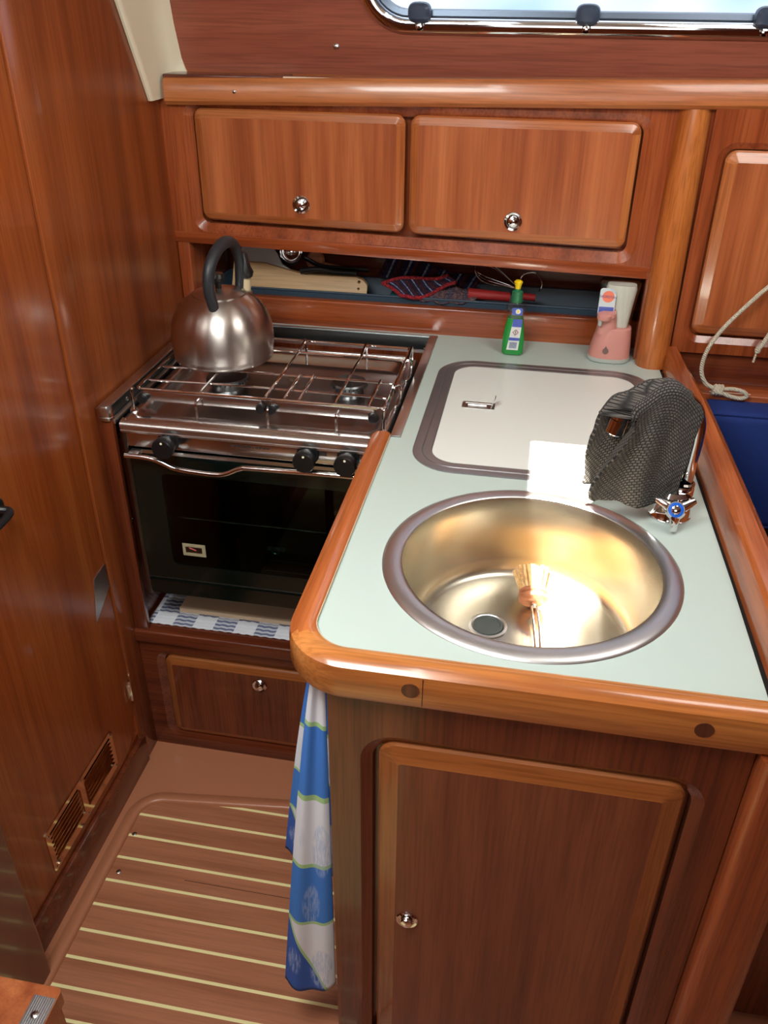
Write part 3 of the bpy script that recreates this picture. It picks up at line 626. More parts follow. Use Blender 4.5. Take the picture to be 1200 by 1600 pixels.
ob = obj('woven_mat', b, 'mat', None, angle=80); q = ob.modifiers.new('thickness', 'SOLIDIFY'); q.thickness = .0022; q.offset = 0
tag(ob, 'blue and white checked ribbed mat on the shelf under the cooker', 'mat')
M['mdf'] = mat('pale_board', (240, 212, 176), .6); b = new(); box(b, -.727, -.30, .412, .70, -.509, -.498, .0015); tag(obj('plain_board', b, 'mdf'), 'plain light brown board lying on the mat under the cooker', 'board')

# ================================================================= STEEL SURROUND OF THE COOKER
sr = thing('cooker_surround', 'stainless steel lining around the cooker recess', 'surround', (-.5, .6, -.02))
b = new()
box(b, -.800, -.778, .345, .868, .0005, .0035, .001); box(b, -.252, -.234, .343, .852, .0005, .0032, .001); box(b, -.778, -.252, .847, .852, .0005, .003)
obj('flange', b, 'steel', sr)
b = new(); box(b, -.786, -.780, .350, .85, -.055, .0005); box(b, -.252, -.249, .345, .848, -.065, .0005); box(b, -.780, -.252, .843, .847, -.10, .0005); M['skirt'] = mat('dark_steel_skirt', (128, 138, 140), .34, 1)
obj('skirt', b, 'skirt', sr)
b = new(); loft(b, [(-.012, -.783, .349, .010, .008, 4), (.004, -.783, .349, .012, .010, 3), (.009, -.783, .349, .010, .008, 3), (.011, -.783, .349, .005, .004, 3)], 20)
loft(b, [(-.020, -.783, .349, .010, .008, 4), (-.014, -.783, .349, .012, .010, 3), (-.012, -.783, .349, .009, .007, 3)], 20); obj('end_fitting', b, 'steel', sr)
b = new(); box(b, -.779, -.768, .352, .84, -.030, -.020, .003); obj('guide_rail', b, 'steel', sr)
for y in (.43, .55): 
    b = new(); screw(b, (-.780, y, -.012), (1, 0, .3), .004); obj('rail_screw', b, 'screw', sr)
b = new(); tube(b, [(-.262, .829, -.02), (-.250, .829, -.02)], .003, 8); obj('pivot_pin', b, 'chrome', sr)

# ================================================================= COOKER
ck_ = thing('gas_cooker', 'stainless two-burner gas cooker with black glass oven door', 'cooker', (-.507, .56, -.415))
XL, XR = -.752, -.262
b = new(); box(b, XL, XR, .372, .74, -.412, -.395); box(b, XL, XL+.003, .350, .74, -.41, -.03); box(b, XR-.003, XR, .350, .74, -.41, -.03); box(b, XL, XR, .735, .74, -.41, -.03); box(b, XL, XR, .36, .74, -.075, -.072)
obj('oven_body', b, 'oven_black', ck_, smooth=False)
for x in (XL-.001, XR-.007): b = new(); box(b, x, x+.008, .340, .352, -.408, -.022, .001); obj('side_trim', b, 'steel_dark', ck_)
# hob tray
b = new(); T = [((XL, XR, .338, .744), .004, -.030), ((XL, XR, .338, .744), .006, -.018), ((XL+.004, XR-.004, .342, .740), .006, -.013), ((XL+.018, XR-.018, .376, .728), .02, -.0125), ((XL+.026, XR-.026, .386, .718), .03, -.018), ((XL+.036, XR-.036, .398, .704), .03, -.034)]
rings(b, [(rrect(*r_[0], r_[1], 6), r_[2]) for r_ in T], MAP('Z', 0), cap0=True); obj('hob_tray', b, 'hob_steel', ck_, angle=50)
b = new(); box(b, XL+.01, XR-.01, .736, .746, -.018, -.008, .003, 3); obj('rear_upstand', b, 'hob_steel', ck_)
b = new(); pf = [(.350, -.013), (.338, -.0135), (.333, -.017), (.331, -.022), (.333, -.027), (.3315, -.030), (.334, -.035), (.345, -.036), (.35, -.03)]
rows = [[b.verts.new((x, y, z)) for y, z in pf] for x in (XL+.001, XR-.001)]
for i in range(len(pf)): b.faces.new((rows[0][i], rows[0][(i+1) % len(pf)], rows[1][(i+1) % len(pf)], rows[1][i]))
b.faces.new(rows[0]); b.faces.new(rows[1]); obj('front_nosing', b, 'steel', ck_, angle=50)
b = new(); box(b, XL+.006, XR-.006, .341, .35, -.066, -.034, .001); cpn = obj('control_panel', b, 'hob_steel', ck_)
M['print'] = mat('panel_print', (50, 46, 46), .4)
b = new(); box(b, -.382, -.366, .3405, .341, -.049, -.041); obj('burner_symbol', b, 'print', cpn, smooth=False)
b = new()
for k in range(11): box(b, -.545+.0068*k, -.540+.0068*k, .3406, .341, -.047, -.0445+.0008*(k % 3))
box(b, -.53, -.49, .3406, .341, -.0512, -.0505); obj('worn_print', b, 'print', cpn, smooth=False)
for x in (-.662, -.400, -.326):
    b = new(); lathe(b, [(.0205, 0), (.0205, .004), (.0165, .006), (.0155, .018), (.0190, .020), (.0200, .024), (.0200, .034), (.0185, .0365), (0, .037)], (x, .341, -.047), 28, to((0, -1, -.05)))
    k_ = obj('control_knob', b, 'black_plastic', ck_); b = new(); lathe(b, [(.0022, 0), (.0022, .0012), (0, .0015)], (x+.001, .3045, -.0355), 10, to((0, -1, .1))); obj('white_dot', b, 'cream', k_)
# oven door
b = new(); mpO = MAP('Y', .352); DO = (XL+.008, XR-.008, -.402, -.074); WI = (-.688, -.325, -.325, -.118)
prism(b, rrect(*DO, .006, 4), mpO, 0, .012, [rrect(*WI, .012, 5)]); box(b, DO[0], DO[1], .336, .342, -.366, -.3655)
od = obj('oven_door', b, 'oven_black', ck_, smooth=False)
b = new(); prism(b, rrect(WI[0]-.002, WI[1]+.002, WI[2]-.002, WI[3]+.002, .012, 5), mpO, .0085, .0112); obj('door_glass', b, 'oven_glass', od, smooth=False)
b = new(); box(b, DO[0]+.010, DO[1], .3385, .3405, -.077, -.070); obj('door_strip', b, 'steel', od, smooth=False)
b = new(); box(b, DO[0], DO[1], .3385, .340, -.362, -.3605); obj('lower_strip', b, 'steel_dark', od, smooth=False)
b = new(); tube(b, cr([(-.742, .318, -.074), (-.70, .317, -.074), (-.672, .316, -.080), (-.645, .315, -.090), (-.60, .315, -.094), (-.565, .315, -.094), (-.545, .315, -.089), (-.52, .315, -.077), (-.49, .315, -.074), (-.30, .315, -.071), (-.275, .315, -.071)], 6), .0048, 12); hn = obj('handle', b, 'chrome', od)
for x in (-.728, -.290):
    b = new(); box(b, x-.010, x+.010, .316, .342, -.0775, -.070, .001); obj('handle_bracket', b, 'steel', hn)
M['sticker'] = mat('yellowed_sticker', (168, 160, 128), .4); b = new(); box(b, -.664, -.617, .3393, .3402, -.300, -.272); st = obj('door_sticker', b, 'sticker', od, smooth=False)
b = new(); box(b, -.658, -.624, .3390, .3394, -.292, -.279); obj('sticker_plate', b, 'steel_dark', st, smooth=False)
M['red'] = mat('red_mark', (170, 50, 40), .5); b = new(); tube(b, [(-.650, .3388, -.281), (-.636, .3388, -.286)], .0012, 6); obj('sticker_mark', b, 'red', st)
b = new(); tube(b, [(-.482+.0075*math.cos(a), .366, -.284+.0075*math.sin(a)) for a in (2*PI*i/20 for i in range(20))], .0016, 8, closed=True); tube(b, [(-.50, .372, -.284), (-.465, .372, -.284)], .004, 8); obj('oven_burner', b, 'steel_dark', ck_)
b = new(); tube(b, [(-.70, .372, -.232), (-.30, .372, -.232)], .0022, 8)
for k in range(14): tube(b, [(-.69+.029*k, .372, -.232), (-.69+.029*k, .72, -.232)], .0014, 6)
obj('oven_rack', b, 'chrome', ck_)
# burners
for (x, y, r) in ((-.378, .585, .036), (-.625, .565, .042)):
    b = new(); lathe(b, [(r+.012, -.034), (r+.010, -.031), (r*.8, -.030), (r*.75, -.018), (r, -.016), (r, -.010), (r*.93, -.007), (r*.2, -.006), (0, -.006)], (x, y, 0), 40)
    bn = obj('burner', b, 'steel_dark', ck_)
    b = new()
    for k in range(28): a = 2*PI*k/28; box(b, x+r*math.cos(a)-.0012, x+r*math.cos(a)+.0012, y+r*math.sin(a)-.0012, y+r*math.sin(a)+.0012, -.0155, -.0115)
    obj('flame_ports', b, 'rubber', bn, smooth=False)
# wire pan support
GZ = .028; wr_ = .0026; b = new()
tube(b, [(p[0], p[1], GZ) for p in rrect(-.738, -.272, .392, .695, .012, 5)], wr_, 8, closed=True)
for y in (.44, .508, .628): tube(b, cr([(-.735, y, GZ-.003), (-.60, y, GZ), (-.45, y, GZ), (-.30, y, GZ), (-.276, y, GZ-.004), (-.274, y, GZ-.02)], 4), wr_*.9, 8)
for x, ye in ((-.612, .508), (-.490, .68), (-.455, .508), (-.428, .508), (-.361, .68), (-.300, .508)): tube(b, [(x, .392, GZ+.003), (x, .40, GZ+.004), (x, ye, GZ+.004)], wr_, 8)
for x in (-.70, -.490, -.361, -.266): tube(b, [(x, .62, GZ+.004), (x, .672, GZ+.012), (x, .678, GZ+.006), (x, .68, -.018)], wr_, 8)
obj('pan_support', b, 'chrome', ck_)
for x in (-.744, -.272):
    b = new(); tube(b, cr([(x, .392, GZ), (x, .386, GZ+.001), (x, .384, GZ-.008), (x, .384, -.014)], 4), wr_, 8); lathe(b, [(.008, -.014), (.007, -.009), (.003, -.006)], (x, .384, 0), 14); obj('support_post', b, 'chrome', ck_)
for x in (-.617, -.482, -.355): b = new(); tube(b, cr([(x, .398, .016), (x, .376, .016), (x, .374, .006), (x, .374, -.014)], 4), .0026, 8); obj('support_hook', b, 'chrome', ck_)
for y in (.50, .63):
    b = new(); tube(b, cr([(-.272, y, GZ), (-.262, y, GZ), (-.260, y-.004, .006), (-.262, y-.006, -.008), (-.270, y-.006, -.012)], 4), .0026, 8); obj('side_clip', b, 'chrome', ck_)
for (x0, x1) in ((-.725, -.497), (-.478, -.290)):
    b = new(); box(b, x0, x1, .3885, .3925, .006, .026, .0015); fbn = obj('pan_clamp', b, 'hob_steel', ck_)
    for x in (x0, x1):
        c = new(); lathe(c, [(0, -.003), (.007, -.003), (.0095, 0), (.0095, .006), (.0075, .010), (0, .011)], (x, .388, .012), 20, to((0, -1, 0))); obj('clamp_knob', c, 'black_plastic', fbn)

# ================================================================= KETTLE
kt = thing('kettle', 'domed brushed steel kettle standing on the left burner', 'kettle', (-.626, .563, .034))
KC = (-.626, .563, .0358)
b = new(); lathe(b, [(0, 0), (.088, 0), (.0935, .0015), (.0965, .004), (.0975, .008), (.0965, .011), (.0975, .016), (.0995, .034), (.0995, .050), (.0970, .068), (.0910, .086), (.0810, .102), (.0680, .115), (.0540, .1235), (.0500, .1250)], KC, 72); kb = obj('kettle_body', b, 'kettle_steel', kt, angle=50)
b = new(); lathe(b, [(.0515, .1245), (.0510, .1275), (.046, .1285), (.040, .1310), (.020, .1345), (.006, .1355), (0, .1355)], KC, 56); ld = obj('kettle_lid', b, 'kettle_steel', kt, angle=50)
b = new(); lathe(b, [(.006, .134), (.006, .146), (.012, .150), (.014, .157), (.011, .164), (0, .166)], KC, 28); obj('lid_knob', b, 'black_plastic', ld)
b = new(); tube(b, cr([(-.614, .508, .134), (-.615, .500, .155), (-.618, .494, .190), (-.616, .503, .226), (-.611, .532, .250), (-.606, .570, .257), (-.603, .605, .243), (-.602, .622, .212), (-.603, .622, .180), (-.605, .617, .150)], 8), lambda t: .0092+.0022*math.sin(PI*t), 16, flat=.9); kh = obj('kettle_handle', b, 'grey_black', kt)
b = new(); screw(b, (-.614, .499, .139), (0, -1, .3), .0045); obj('handle_rivet', b, 'screw', kh)
b = new(); tube(b, cr([(-.604, .618, .112), (-.600, .626, .132), (-.597, .632, .150)], 4), .015, 20); obj('kettle_spout', b, 'kettle_steel', kt)
M['ivory'] = mat('ivory_plastic', (206, 188, 150), .4); b = new(); lathe(b, [(.0125, 0), (.0125, .030), (.010, .032)], (-.598, .630, .146), 24, to((.03, .08, 1))); wh = obj('whistle', b, 'ivory', kt)
b = new(); loft(b, [(.176, -.597, .632, .016, .015, 2.6), (.184, -.597, .633, .018, .016, 2.6), (.196, -.598, .633, .014, .013, 2.4), (.220, -.600, .635, .010, .010, 2.4), (.224, -.600, .635, .007, .006, 2.2)], 24); obj('whistle_cap', b, 'black_plastic', wh)

# ================================================================= BOTTLE AND DISPENSER
M['soapgreen'] = mat('green_soap', (40, 170, 70), .12, Transmission_Weight=.35, Coat_Weight=.4)
M['capgreen'] = mat('green_cap', (40, 110, 72), .35); M['yellow'] = mat('yellow_nozzle', (240, 204, 20), .4)
M['lab_blue'] = mat('label_blue', (74, 92, 178), .45); M['lab_white'] = mat('label_white', (220, 224, 222), .45); M['lab_bar'] = mat('label_bars', (96, 110, 150), .5)
dbt = thing('dish_soap_bottle', 'green washing-up liquid bottle with yellow nozzle at the back of the worktop', 'bottle', (-.066, .785, 0)); BX, BY = -.066, .785
b = new(); loft(b, [(.001, BX, BY, .020, .013, 3.2), (.004, BX, BY, .0225, .0155, 3.2), (.035, BX, BY, .0230, .016, 3.2), (.060, BX, BY, .0205, .015, 3), (.080, BX-.0, BY, .0165, .013, 2.8)], 36); obj('liquid', b, 'soapgreen', dbt)
b = new(); loft(b, [(.079, BX, BY, .0168, .0132, 2.8), (.086, BX, BY, .0180, .0135, 2.8), (.100, BX, BY, .0205, .014, 2.8), (.107, BX, BY, .0200, .0135, 2.6), (.112, BX, BY, .013, .012, 2.2), (.116, BX, BY, .0115, .0115, 2)], 36); obj('clear_shoulder', b, 'clear', dbt)
b = new(); lathe(b, [(.0118, .112), (.0118, .114), (.0112, .134), (.009, .136), (.006, .137), (.006, .140)], (BX, BY, 0), 28); obj('cap', b, 'capgreen', dbt)
b = new(); lathe(b, [(.0055, .138), (.0065, .146), (.0088, .152), (.0092, .154), (.006, .157), (0, .158)], (BX, BY, 0), 10); obj('nozzle', b, 'yellow', dbt)
mpB = lambda u, v, w: (BX+.002+u*(1-.0)+(v-.045)*.10, BY-.0165-w+max(0, v-.045)*.08, v)
lb = new(); prism(lb, [(-.0115, .014), (.0125, .014), (.0105, .080), (-.0085, .080)], mpB, .0, .0006); L = obj('back_label', lb, 'lab_white', dbt, smooth=False)
lb = new(); prism(lb, [(-.0089, .064), (.0110, .064), (.0105, .080), (-.0085, .080)], mpB, .0006, .0009); obj('blue_band', lb, 'lab_blue', L, smooth=False); lb = new(); prism(lb, [(-.0104, .035), (.0118, .035), (.0116, .041), (-.0102, .041)], mpB, .0006, .0009); obj('blue_band', lb, 'lab_blue', L, smooth=False)
lb = new()
for k in range(10): prism(lb, [(-.007+k*.0016, .018), (-.0062+k*.0016, .018), (-.0062+k*.0016, .031), (-.007+k*.0016, .031)], mpB, .0006, .0009)
obj('barcode', lb, 'lab_bar', L, smooth=False)
lb = new(); dm_ = [(0, .0065), (.0065, 0), (0, -.0065), (-.0065, 0)]; prism(lb, [(.0008+p[0], .0525+p[1]) for p in dm_], mpB, .0006, .0009, [[(.0008+p[0]*.78, .0525+p[1]*.78) for p in dm_]]); obj('hazard_diamond', lb, 'red', L, smooth=False)
lb = new(); prism(lb, rrect(.0002, .0014, .0508, .0560, .0004, 2), mpB, .0006, .0009); prism(lb, rrect(.0002, .0014, .0486, .0498, .0004, 2), mpB, .0006, .0009); obj('exclamation_mark', lb, 'print', L, smooth=False)
mpF = lambda u, v, w: (BX+.003+u, BY-.0148-w, v)
lb = new(); prism(lb, rrect(-.010, .0115, .089, .104, .003, 4), mpF, 0, .0005); L2 = obj('neck_label', lb, 'lab_blue', dbt, smooth=False)
lb = new(); prism(lb, circ(.0052, 20, .002, .0965), mpF, .0005, .0008); obj('neck_label_disc', lb, 'lab_white', L2, smooth=False)
lb = new(); prism(lb, rrect(.0005, .0035, .093, .100, .0012, 4), mpF, .0008, .0011); obj('neck_label_mark', lb, 'yellow', L2, smooth=False)

M['pink'] = mat('salmon_pink_plastic', (206, 142, 132), .42); M['greybase'] = mat('grey_base', (176, 182, 176), .45); M['refill'] = mat('pearly_refill', (226, 222, 208), .3)
M['orange'] = mat('logo_orange', (240, 130, 100), .5); M['navyprint'] = mat('logo_navy', (40, 50, 130), .5); M['paleb'] = mat('label_pale_blue', (206, 216, 220), .4)
ds = thing('soap_dispenser', 'salmon pink soap dispenser with a clear refill beside the column', 'soap dispenser', (.134, .795, 0)); DX, DY = .134, .797
b = new(); loft(b, [(.0, DX, DY, .040, .033, 2.6), (.003, DX, DY, .0435, .036, 2.6), (.010, DX, DY, .0435, .036, 2.6), (.011, DX, DY, .040, .034, 2.6)], 48); tube(b, [(DX+.008, DY-.037, .002), (DX+.008, DY-.032, .002)], .002, 8); obj('base', b, 'greybase', ds)
b = new(); loft(b, [(.010, DX, DY, .0425, .035, 2.6), (.030, DX+.001, DY, .0405, .033, 2.6), (.055, DX+.003, DY, .0365, .030, 2.6), (.070, DX+.0035, DY, .0345, .028, 2.6), (.072, DX+.0035, DY, .0325, .026, 2.6)], 48); obj('body', b, 'pink', ds)
b = new(); loft(b, [(.060, DX-.012, DY-.012, .0200, .016, 2.8), (.080, DX-.013, DY-.013, .0185, .0150, 2.8), (.094, DX-.014, DY-.015, .0180, .0160, 2.8), (.098, DX-.015, DY-.018, .0175, .019, 3), (.106, DX-.015, DY-.018, .0170, .019, 3), (.109, DX-.013, DY-.014, .014, .014, 2.6)], 36)
loft(b, [(.094, DX-.022, DY-.030, .013, .014, 3), (.097, DX-.022, DY-.031, .014, .015, 3), (.104, DX-.022, DY-.031, .014, .015, 3), (.107, DX-.020, DY-.028, .011, .011, 2.6)], 28); obj('dispensing_head', b, 'pink', ds)
b = new(); lathe(b, [(0, .082), (.0035, .082), (.0055, .096)], (DX-.029, DY-.036, 0), 16); obj('outlet', b, 'greybase', ds)
b = new(); prism(b, [(.0060*math.sin(t)*(1 if abs(t) < 9 else 1)-.010, .028+.0060*math.cos(t)+(.005 if k == 0 else 0)) for k, t in ((k, 2*PI*k/16) for k in range(16))], lambda u, v, w: (DX+u, DY-.0345-w+(v-.02)*.06, v), 0, .0012); M['drop'] = mat('grey_drop_mark', (120, 96, 92), .5); obj('drop_mark', b, 'drop', ds)
b = new(); loft(b, [(.070, DX+.014, DY+.004, .0150, .017, 3), (.090, DX+.013, DY+.005, .0185, .019, 3), (.125, DX+.010, DY+.006, .0250, .020, 3), (.150, DX+.007, DY+.002, .0305, .019, 3), (.158, DX+.007, DY+.002, .0285, .017, 3)], 36); rf = obj('refill', b, 'refill', ds)
b = new(); loft(b, [(.068, DX+.012, DY+.003, .020, .021, 3), (.090, DX+.010, DY+.003, .0255, .023, 3), (.125, DX+.006, DY+.003, .0330, .024, 3), (.156, DX+.003, DY-.001, .0400, .024, 3), (.163, DX+.003, DY-.001, .0410, .0245, 3), (.168, DX+.003, DY-.001, .036, .021, 3)], 40); obj('clear_shell', b, 'clear', ds)
mpD = lambda u, v, w: (DX+u, DY-.0225-w, v)
b = new(); prism(b, rrect(-.036, -.004, .100, .155, (.012, .006, .002, .002), 5), mpD, 0, .0008); rl = obj('refill_label', b, 'paleb', ds, smooth=False)
b = new(); prism(b, circ(.0118, 32, -.019, .138), mpD, .0008, .0011); obj('logo_disc', b, 'orange', rl, smooth=False)
text('SAGROTAN', .0072, 'navyprint', rl, lambda u, v, w: mpD(u-.019, v+.1375-u*.06, .0013+w), xs=.86)
b = new(); prism(b, rrect(-.0345, -.0055, .104, .117, .001, 2), mpD, .0008, .0011); obj('blue_band', b, 'lab_blue', rl, smooth=False)

# ================================================================= TRAY AND UTENSILS IN THE NICHE
M['tray'] = mat('slate_blue_plastic', (66, 84, 100), .45)
tr = thing('utensil_tray', 'long slate-blue plastic tray standing in the niche', 'tray', (-.3, .95, .031))
b = new(); X0, X1, Y0, Y1 = -.77, .16, .900, 1.030
rings(b, [(rrect(X0+.01, X1-.01, Y0+.008, Y1-.008, .015, 5), .031), (rrect(X0, X1, Y0, Y1, .018, 5), .068), (rrect(X0-.004, X1+.004, Y0-.004, Y1+.004, .02, 5), .070), (rrect(X0-.004, X1+.004, Y0-.004, Y1+.004, .02, 5), .073), (rrect(X0+.003, X1-.003, Y0+.003, Y1-.003, .016, 5), .072), (rrect(X0+.012, X1-.012, Y0+.012, Y1-.012, .012, 5), .036)], MAP('Z', 0), cap0=True); obj('tray_shell', b, 'tray', tr)
M['beech'] = wood('pale_beech', (186, 142, 92), (206, 166, 116), (222, 186, 140), 'x', 1, .5, 30, .2, 0)
b = new(); O_ = [(-.735, .052), (-.735, .112), (-.66, .112), (-.60, .100), (-.56, .093), (-.44, .094), (-.424, .090), (-.415, .082), (-.412, .078), (-.412, .062), (-.44, .062), (-.60, .055)]
prism(b, O_, lambda u, v, w: (u, .925-w+(v-.05)*.5, v), -.012, 0, [circ(.0035, 12, -.432, .085), circ(.0030, 12, -.432, .071)])
tag(obj('wooden_paddle', b, 'beech'), 'pale wooden paddle-shaped board leaning in the tray behind the kettle', 'wooden board')
M['porcelain'] = mat('grey_white_plastic', (186, 188, 184), .35)
b = new(); O_ = [(-.72, .095), (-.72, .150), (-.69, .158), (-.65, .150), (-.632, .130), (-.62, .110), (-.60, .100), (-.60, .095)]
prism(b, O_, lambda u, v, w: (u, .955-w+(v-.09)*.4, v), -.004, 0); tag(obj('plastic_scraper', b, 'porcelain'), 'greyish white curved plastic scraper behind the wooden paddle', 'scraper')
ld_ = thing('ladle', 'shiny steel ladle bowl lying behind the wooden paddle', 'ladle', (-.60, .965, .10))
b = new(); lathe(b, [(.028, 0), (.0265, -.008), (.020, -.018), (.010, -.024), (0, -.026), (0, -.0245), (.010, -.0225), (.019, -.017), (.0255, -.008), (.027, 0)], (-.592, .95, .142), 32, to((0, -.75, .5))); obj('bowl', b, 'chrome', ld_)
b = new(); tube(b, cr([(-.566, .965, .128), (-.53, .975, .108), (-.47, .985, .102), (-.42, .99, .10)]), .004, 8, flat=2); obj('handle', b, 'black_plastic', ld_)
sp_ = thing('wooden_spoon', 'round wooden spoon at the back of the tray beside the ladle', 'spoon', (-.54, .985, .10))
b = new(); lathe(b, [(0, -.004), (.018, -.002), (.0225, 0), (.018, .004), (0, .003)], (-.545, .985, .118), 24, to((0, -1, .35))); obj('bowl', b, 'brushwood', sp_)
b = new(); tube(b, [(-.53, .99, .110), (-.46, 1.0, .096)], .004, 8); obj('handle', b, 'brushwood', sp_)
b = new(); tube(b, cr([(-.57, .94, .103), (-.53, .95, .106), (-.49, .955, .100), (-.44, .96, .098)]), .006, 10, flat=1.6); tag(obj('black_spatula_handle', b, 'black_plastic'), 'black utensil handle lying along the top of the wooden paddle', 'utensil')
# crocheted cloths
def knitmat(name, stripes, sc, bump=.003):
    m = mat(name, (90, 70, 80), .95); v = coords(m, (1, 1, 1)); s = nd(m, 'ShaderNodeTexCoord'); x = nd(m, 'ShaderNodeSeparateXYZ'); lk(m, s.outputs['UV'], x.inputs[0])
    mm = nd(m, 'ShaderNodeMath'); mm.operation = 'MULTIPLY'; mm.inputs[1].default_value = sc; lk(m, x.outputs['X'], mm.inputs[0]); fr_ = nd(m, 'ShaderNodeMath'); fr_.operation = 'FRACT'; lk(m, mm.outputs[0], fr_.inputs[0])
    r = ramp(m, stripes, 'CONSTANT'); lk(m, fr_.outputs[0], r.inputs[0]); vo = nd(m, 'ShaderNodeTexVoronoi'); vo.inputs['Scale'].default_value = 190; lk(m, v, vo.inputs['Vector'])
    m2 = nd(m, 'ShaderNodeMix'); m2.data_type = 'RGBA'; m2.blend_type = 'MULTIPLY'; m2.inputs['Factor'].default_value = .7; lk(m, r.outputs[0], m2.inputs['A']); r2 = ramp(m, [(0, (255, 255, 255)), (.7, (70, 70, 70))]); lk(m, vo.outputs['Distance'], r2.inputs[0]); lk(m, r2.outputs[0], m2.inputs['B'])
    lk(m, m2.outputs['Result'], bsdf(m).inputs['Base Color']); bb = nd(m, 'ShaderNodeBump'); bb.invert = True; bb.inputs['Distance'].default_value = bump; lk(m, vo.outputs['Distance'], bb.inputs['Height']); lk(m, bb.outputs[0], bsdf(m).inputs['Normal']); return m
M['stripe_cloth'] = knitmat('striped_crochet', [(0, (64, 30, 44)), (.3, (40, 40, 96)), (.5, (170, 176, 186)), (.62, (40, 40, 96)), (.8, (96, 34, 44))], 6)
M['mauve_cloth'] = knitmat('mauve_crochet', [(0, (112, 96, 112)), (.5, (130, 100, 104))], 4)
M['red_yarn'] = knitmat('red_crochet_edge', [(0, (196, 44, 54)), (.5, (210, 56, 60))], 9)
def sheet(fn, nu=40, nv=24):
    bm = new(); uvl = bm.loops.layers.uv.new('UVMap'); g = [[(bm.verts.new(fn(i/nu, j/nv)), (i/nu, j/nv)) for j in range(nv+1)] for i in range(nu+1)]
    for i in range(nu):
        for j in range(nv):
            q = [g[i][j], g[i+1][j], g[i+1][j+1], g[i][j+1]]; f = bm.faces.new([a[0] for a in q])
            for l, a in zip(f.loops, q): l[uvl].uv = a[1]
    return bm
pc = thing('striped_potholder', 'folded striped crocheted potholder with a red edge lying in the tray', 'potholder', (-.32, .95, .07))
fn = lambda u, v: (-.395+.225*u+.02*v, .985+.02*v-.0, .075+.052*v+.012*math.sin(u*5+1)-.02*u*v)
o = obj('back_flap', sheet(fn), 'stripe_cloth', pc, angle=180); q = o.modifiers.new('t', 'SOLIDIFY'); q.thickness = .004
C4 = [Vector(p) for p in ((-.372, .915, .094), (-.325, .893, .068), (-.205, .915, .100), (-.225, .93, .120))]
fn = lambda u, v: tuple(C4[0].lerp(C4[1], v).lerp(C4[3].lerp(C4[2], v), u)+Vector((0, -.008*math.sin(u*7), .008*math.sin(u*6+v*2))))
o = obj('front_flap', sheet(fn), 'stripe_cloth', pc, angle=180); q = o.modifiers.new('t', 'SOLIDIFY'); q.thickness = .004
b = new(); E_ = [fn(0, v/6) for v in range(7)]+[fn(u/14, 1) for u in range(1, 15)]; tube(b, E_, .0042, 8); tube(b, [fn(u/14, 0) for u in range(15)], .0040, 8); obj('red_edging', b, 'red_yarn', pc)
fn = lambda u, v: (-.312+.150*u+.012*math.sin(v*4), .898+.06*v, .073+.012*math.sin(PI*v)+.016*math.sin(PI*u)*v-.010*(1-v)*math.sin(u*PI)+.003*math.sin(u*22))
o = obj('mauve_dishcloth', sheet(fn), 'mauve_cloth', None, angle=180); q = o.modifiers.new('t', 'SOLIDIFY'); q.thickness = .005; tag(o, 'greyish mauve crocheted cloth hanging over the tray edge', 'cloth')
b = new(); box(b, -.36, -.27, .93, 1.0, .040, .066, .008, 3); M['teal'] = mat('teal_sponge', (30, 92, 92), .8); tag(obj('teal_sponge', b, 'teal'), 'dark teal sponge under the potholder in the tray', 'sponge')
wk = thing('whisk', 'wire whisk with a red handle lying in the tray', 'whisk', (-.12, .94, .08)); M['redplastic'] = mat('red_plastic', (166, 44, 44), .35)
b = new(); hA = Vector((-.178, .915, .084)); hB = Vector((-.085, .925, .078)); tube(b, [hA, hA.lerp(hB, .03), hA.lerp(hB, .5), hB.lerp(hA, .05), hB], lambda t: .0125-.003*t, 16); obj('handle', b, 'redplastic', wk)
b = new()
for k in range(5):
    a = PI*k/5; dv = Vector((.25, math.cos(a)*.5, math.sin(a))).normalized()*.022
    A_ = Vector((-.065, .955, .088)); B_ = Vector((-.165, .965, .128)); mid = A_.lerp(B_, .7)
    tube(b, cr([A_, mid+dv, B_+dv*.5, B_-dv*.5, mid-dv, A_], 6), .0009, 6)
obj('wires', b, 'chrome', wk)
sc_ = thing('red_handled_tool', 'second red handle with a wire ring behind the green bottle', 'utensil', (-.05, .95, .08))
b = new(); tube(b, [(-.075, .94, .078), (-.030, .945, .074)], .008, 12); obj('handle', b, 'redplastic', sc_)
b = new(); tube(b, cr([(-.07, .965, .085), (-.062, .968, .115), (-.035, .97, .122), (-.018, .97, .10), (-.022, .968, .082)], 6), .0015, 6); obj('wire_ring', b, 'chrome', sc_)

# ================================================================= TEA TOWEL
m = mat('printed_tea_towel', (210, 216, 232), .9); M['teatowel'] = m
tc = nd(m, 'ShaderNodeTexCoord'); sx = nd(m, 'ShaderNodeSeparateXYZ'); lk(m, tc.outputs['UV'], sx.inputs[0])
W_, B_, G_ = (236, 240, 250), (70, 132, 220), (176, 214, 150)
Hs = [(0, W_), (.130, G_), (.142, B_), (.332, G_), (.345, W_), (.540, G_), (.553, B_), (.735, G_), (.748, W_)]
r = ramp(m, Hs+[(.999, W_)], 'CONSTANT'); lk(m, sx.outputs['Y'], r.inputs[0])
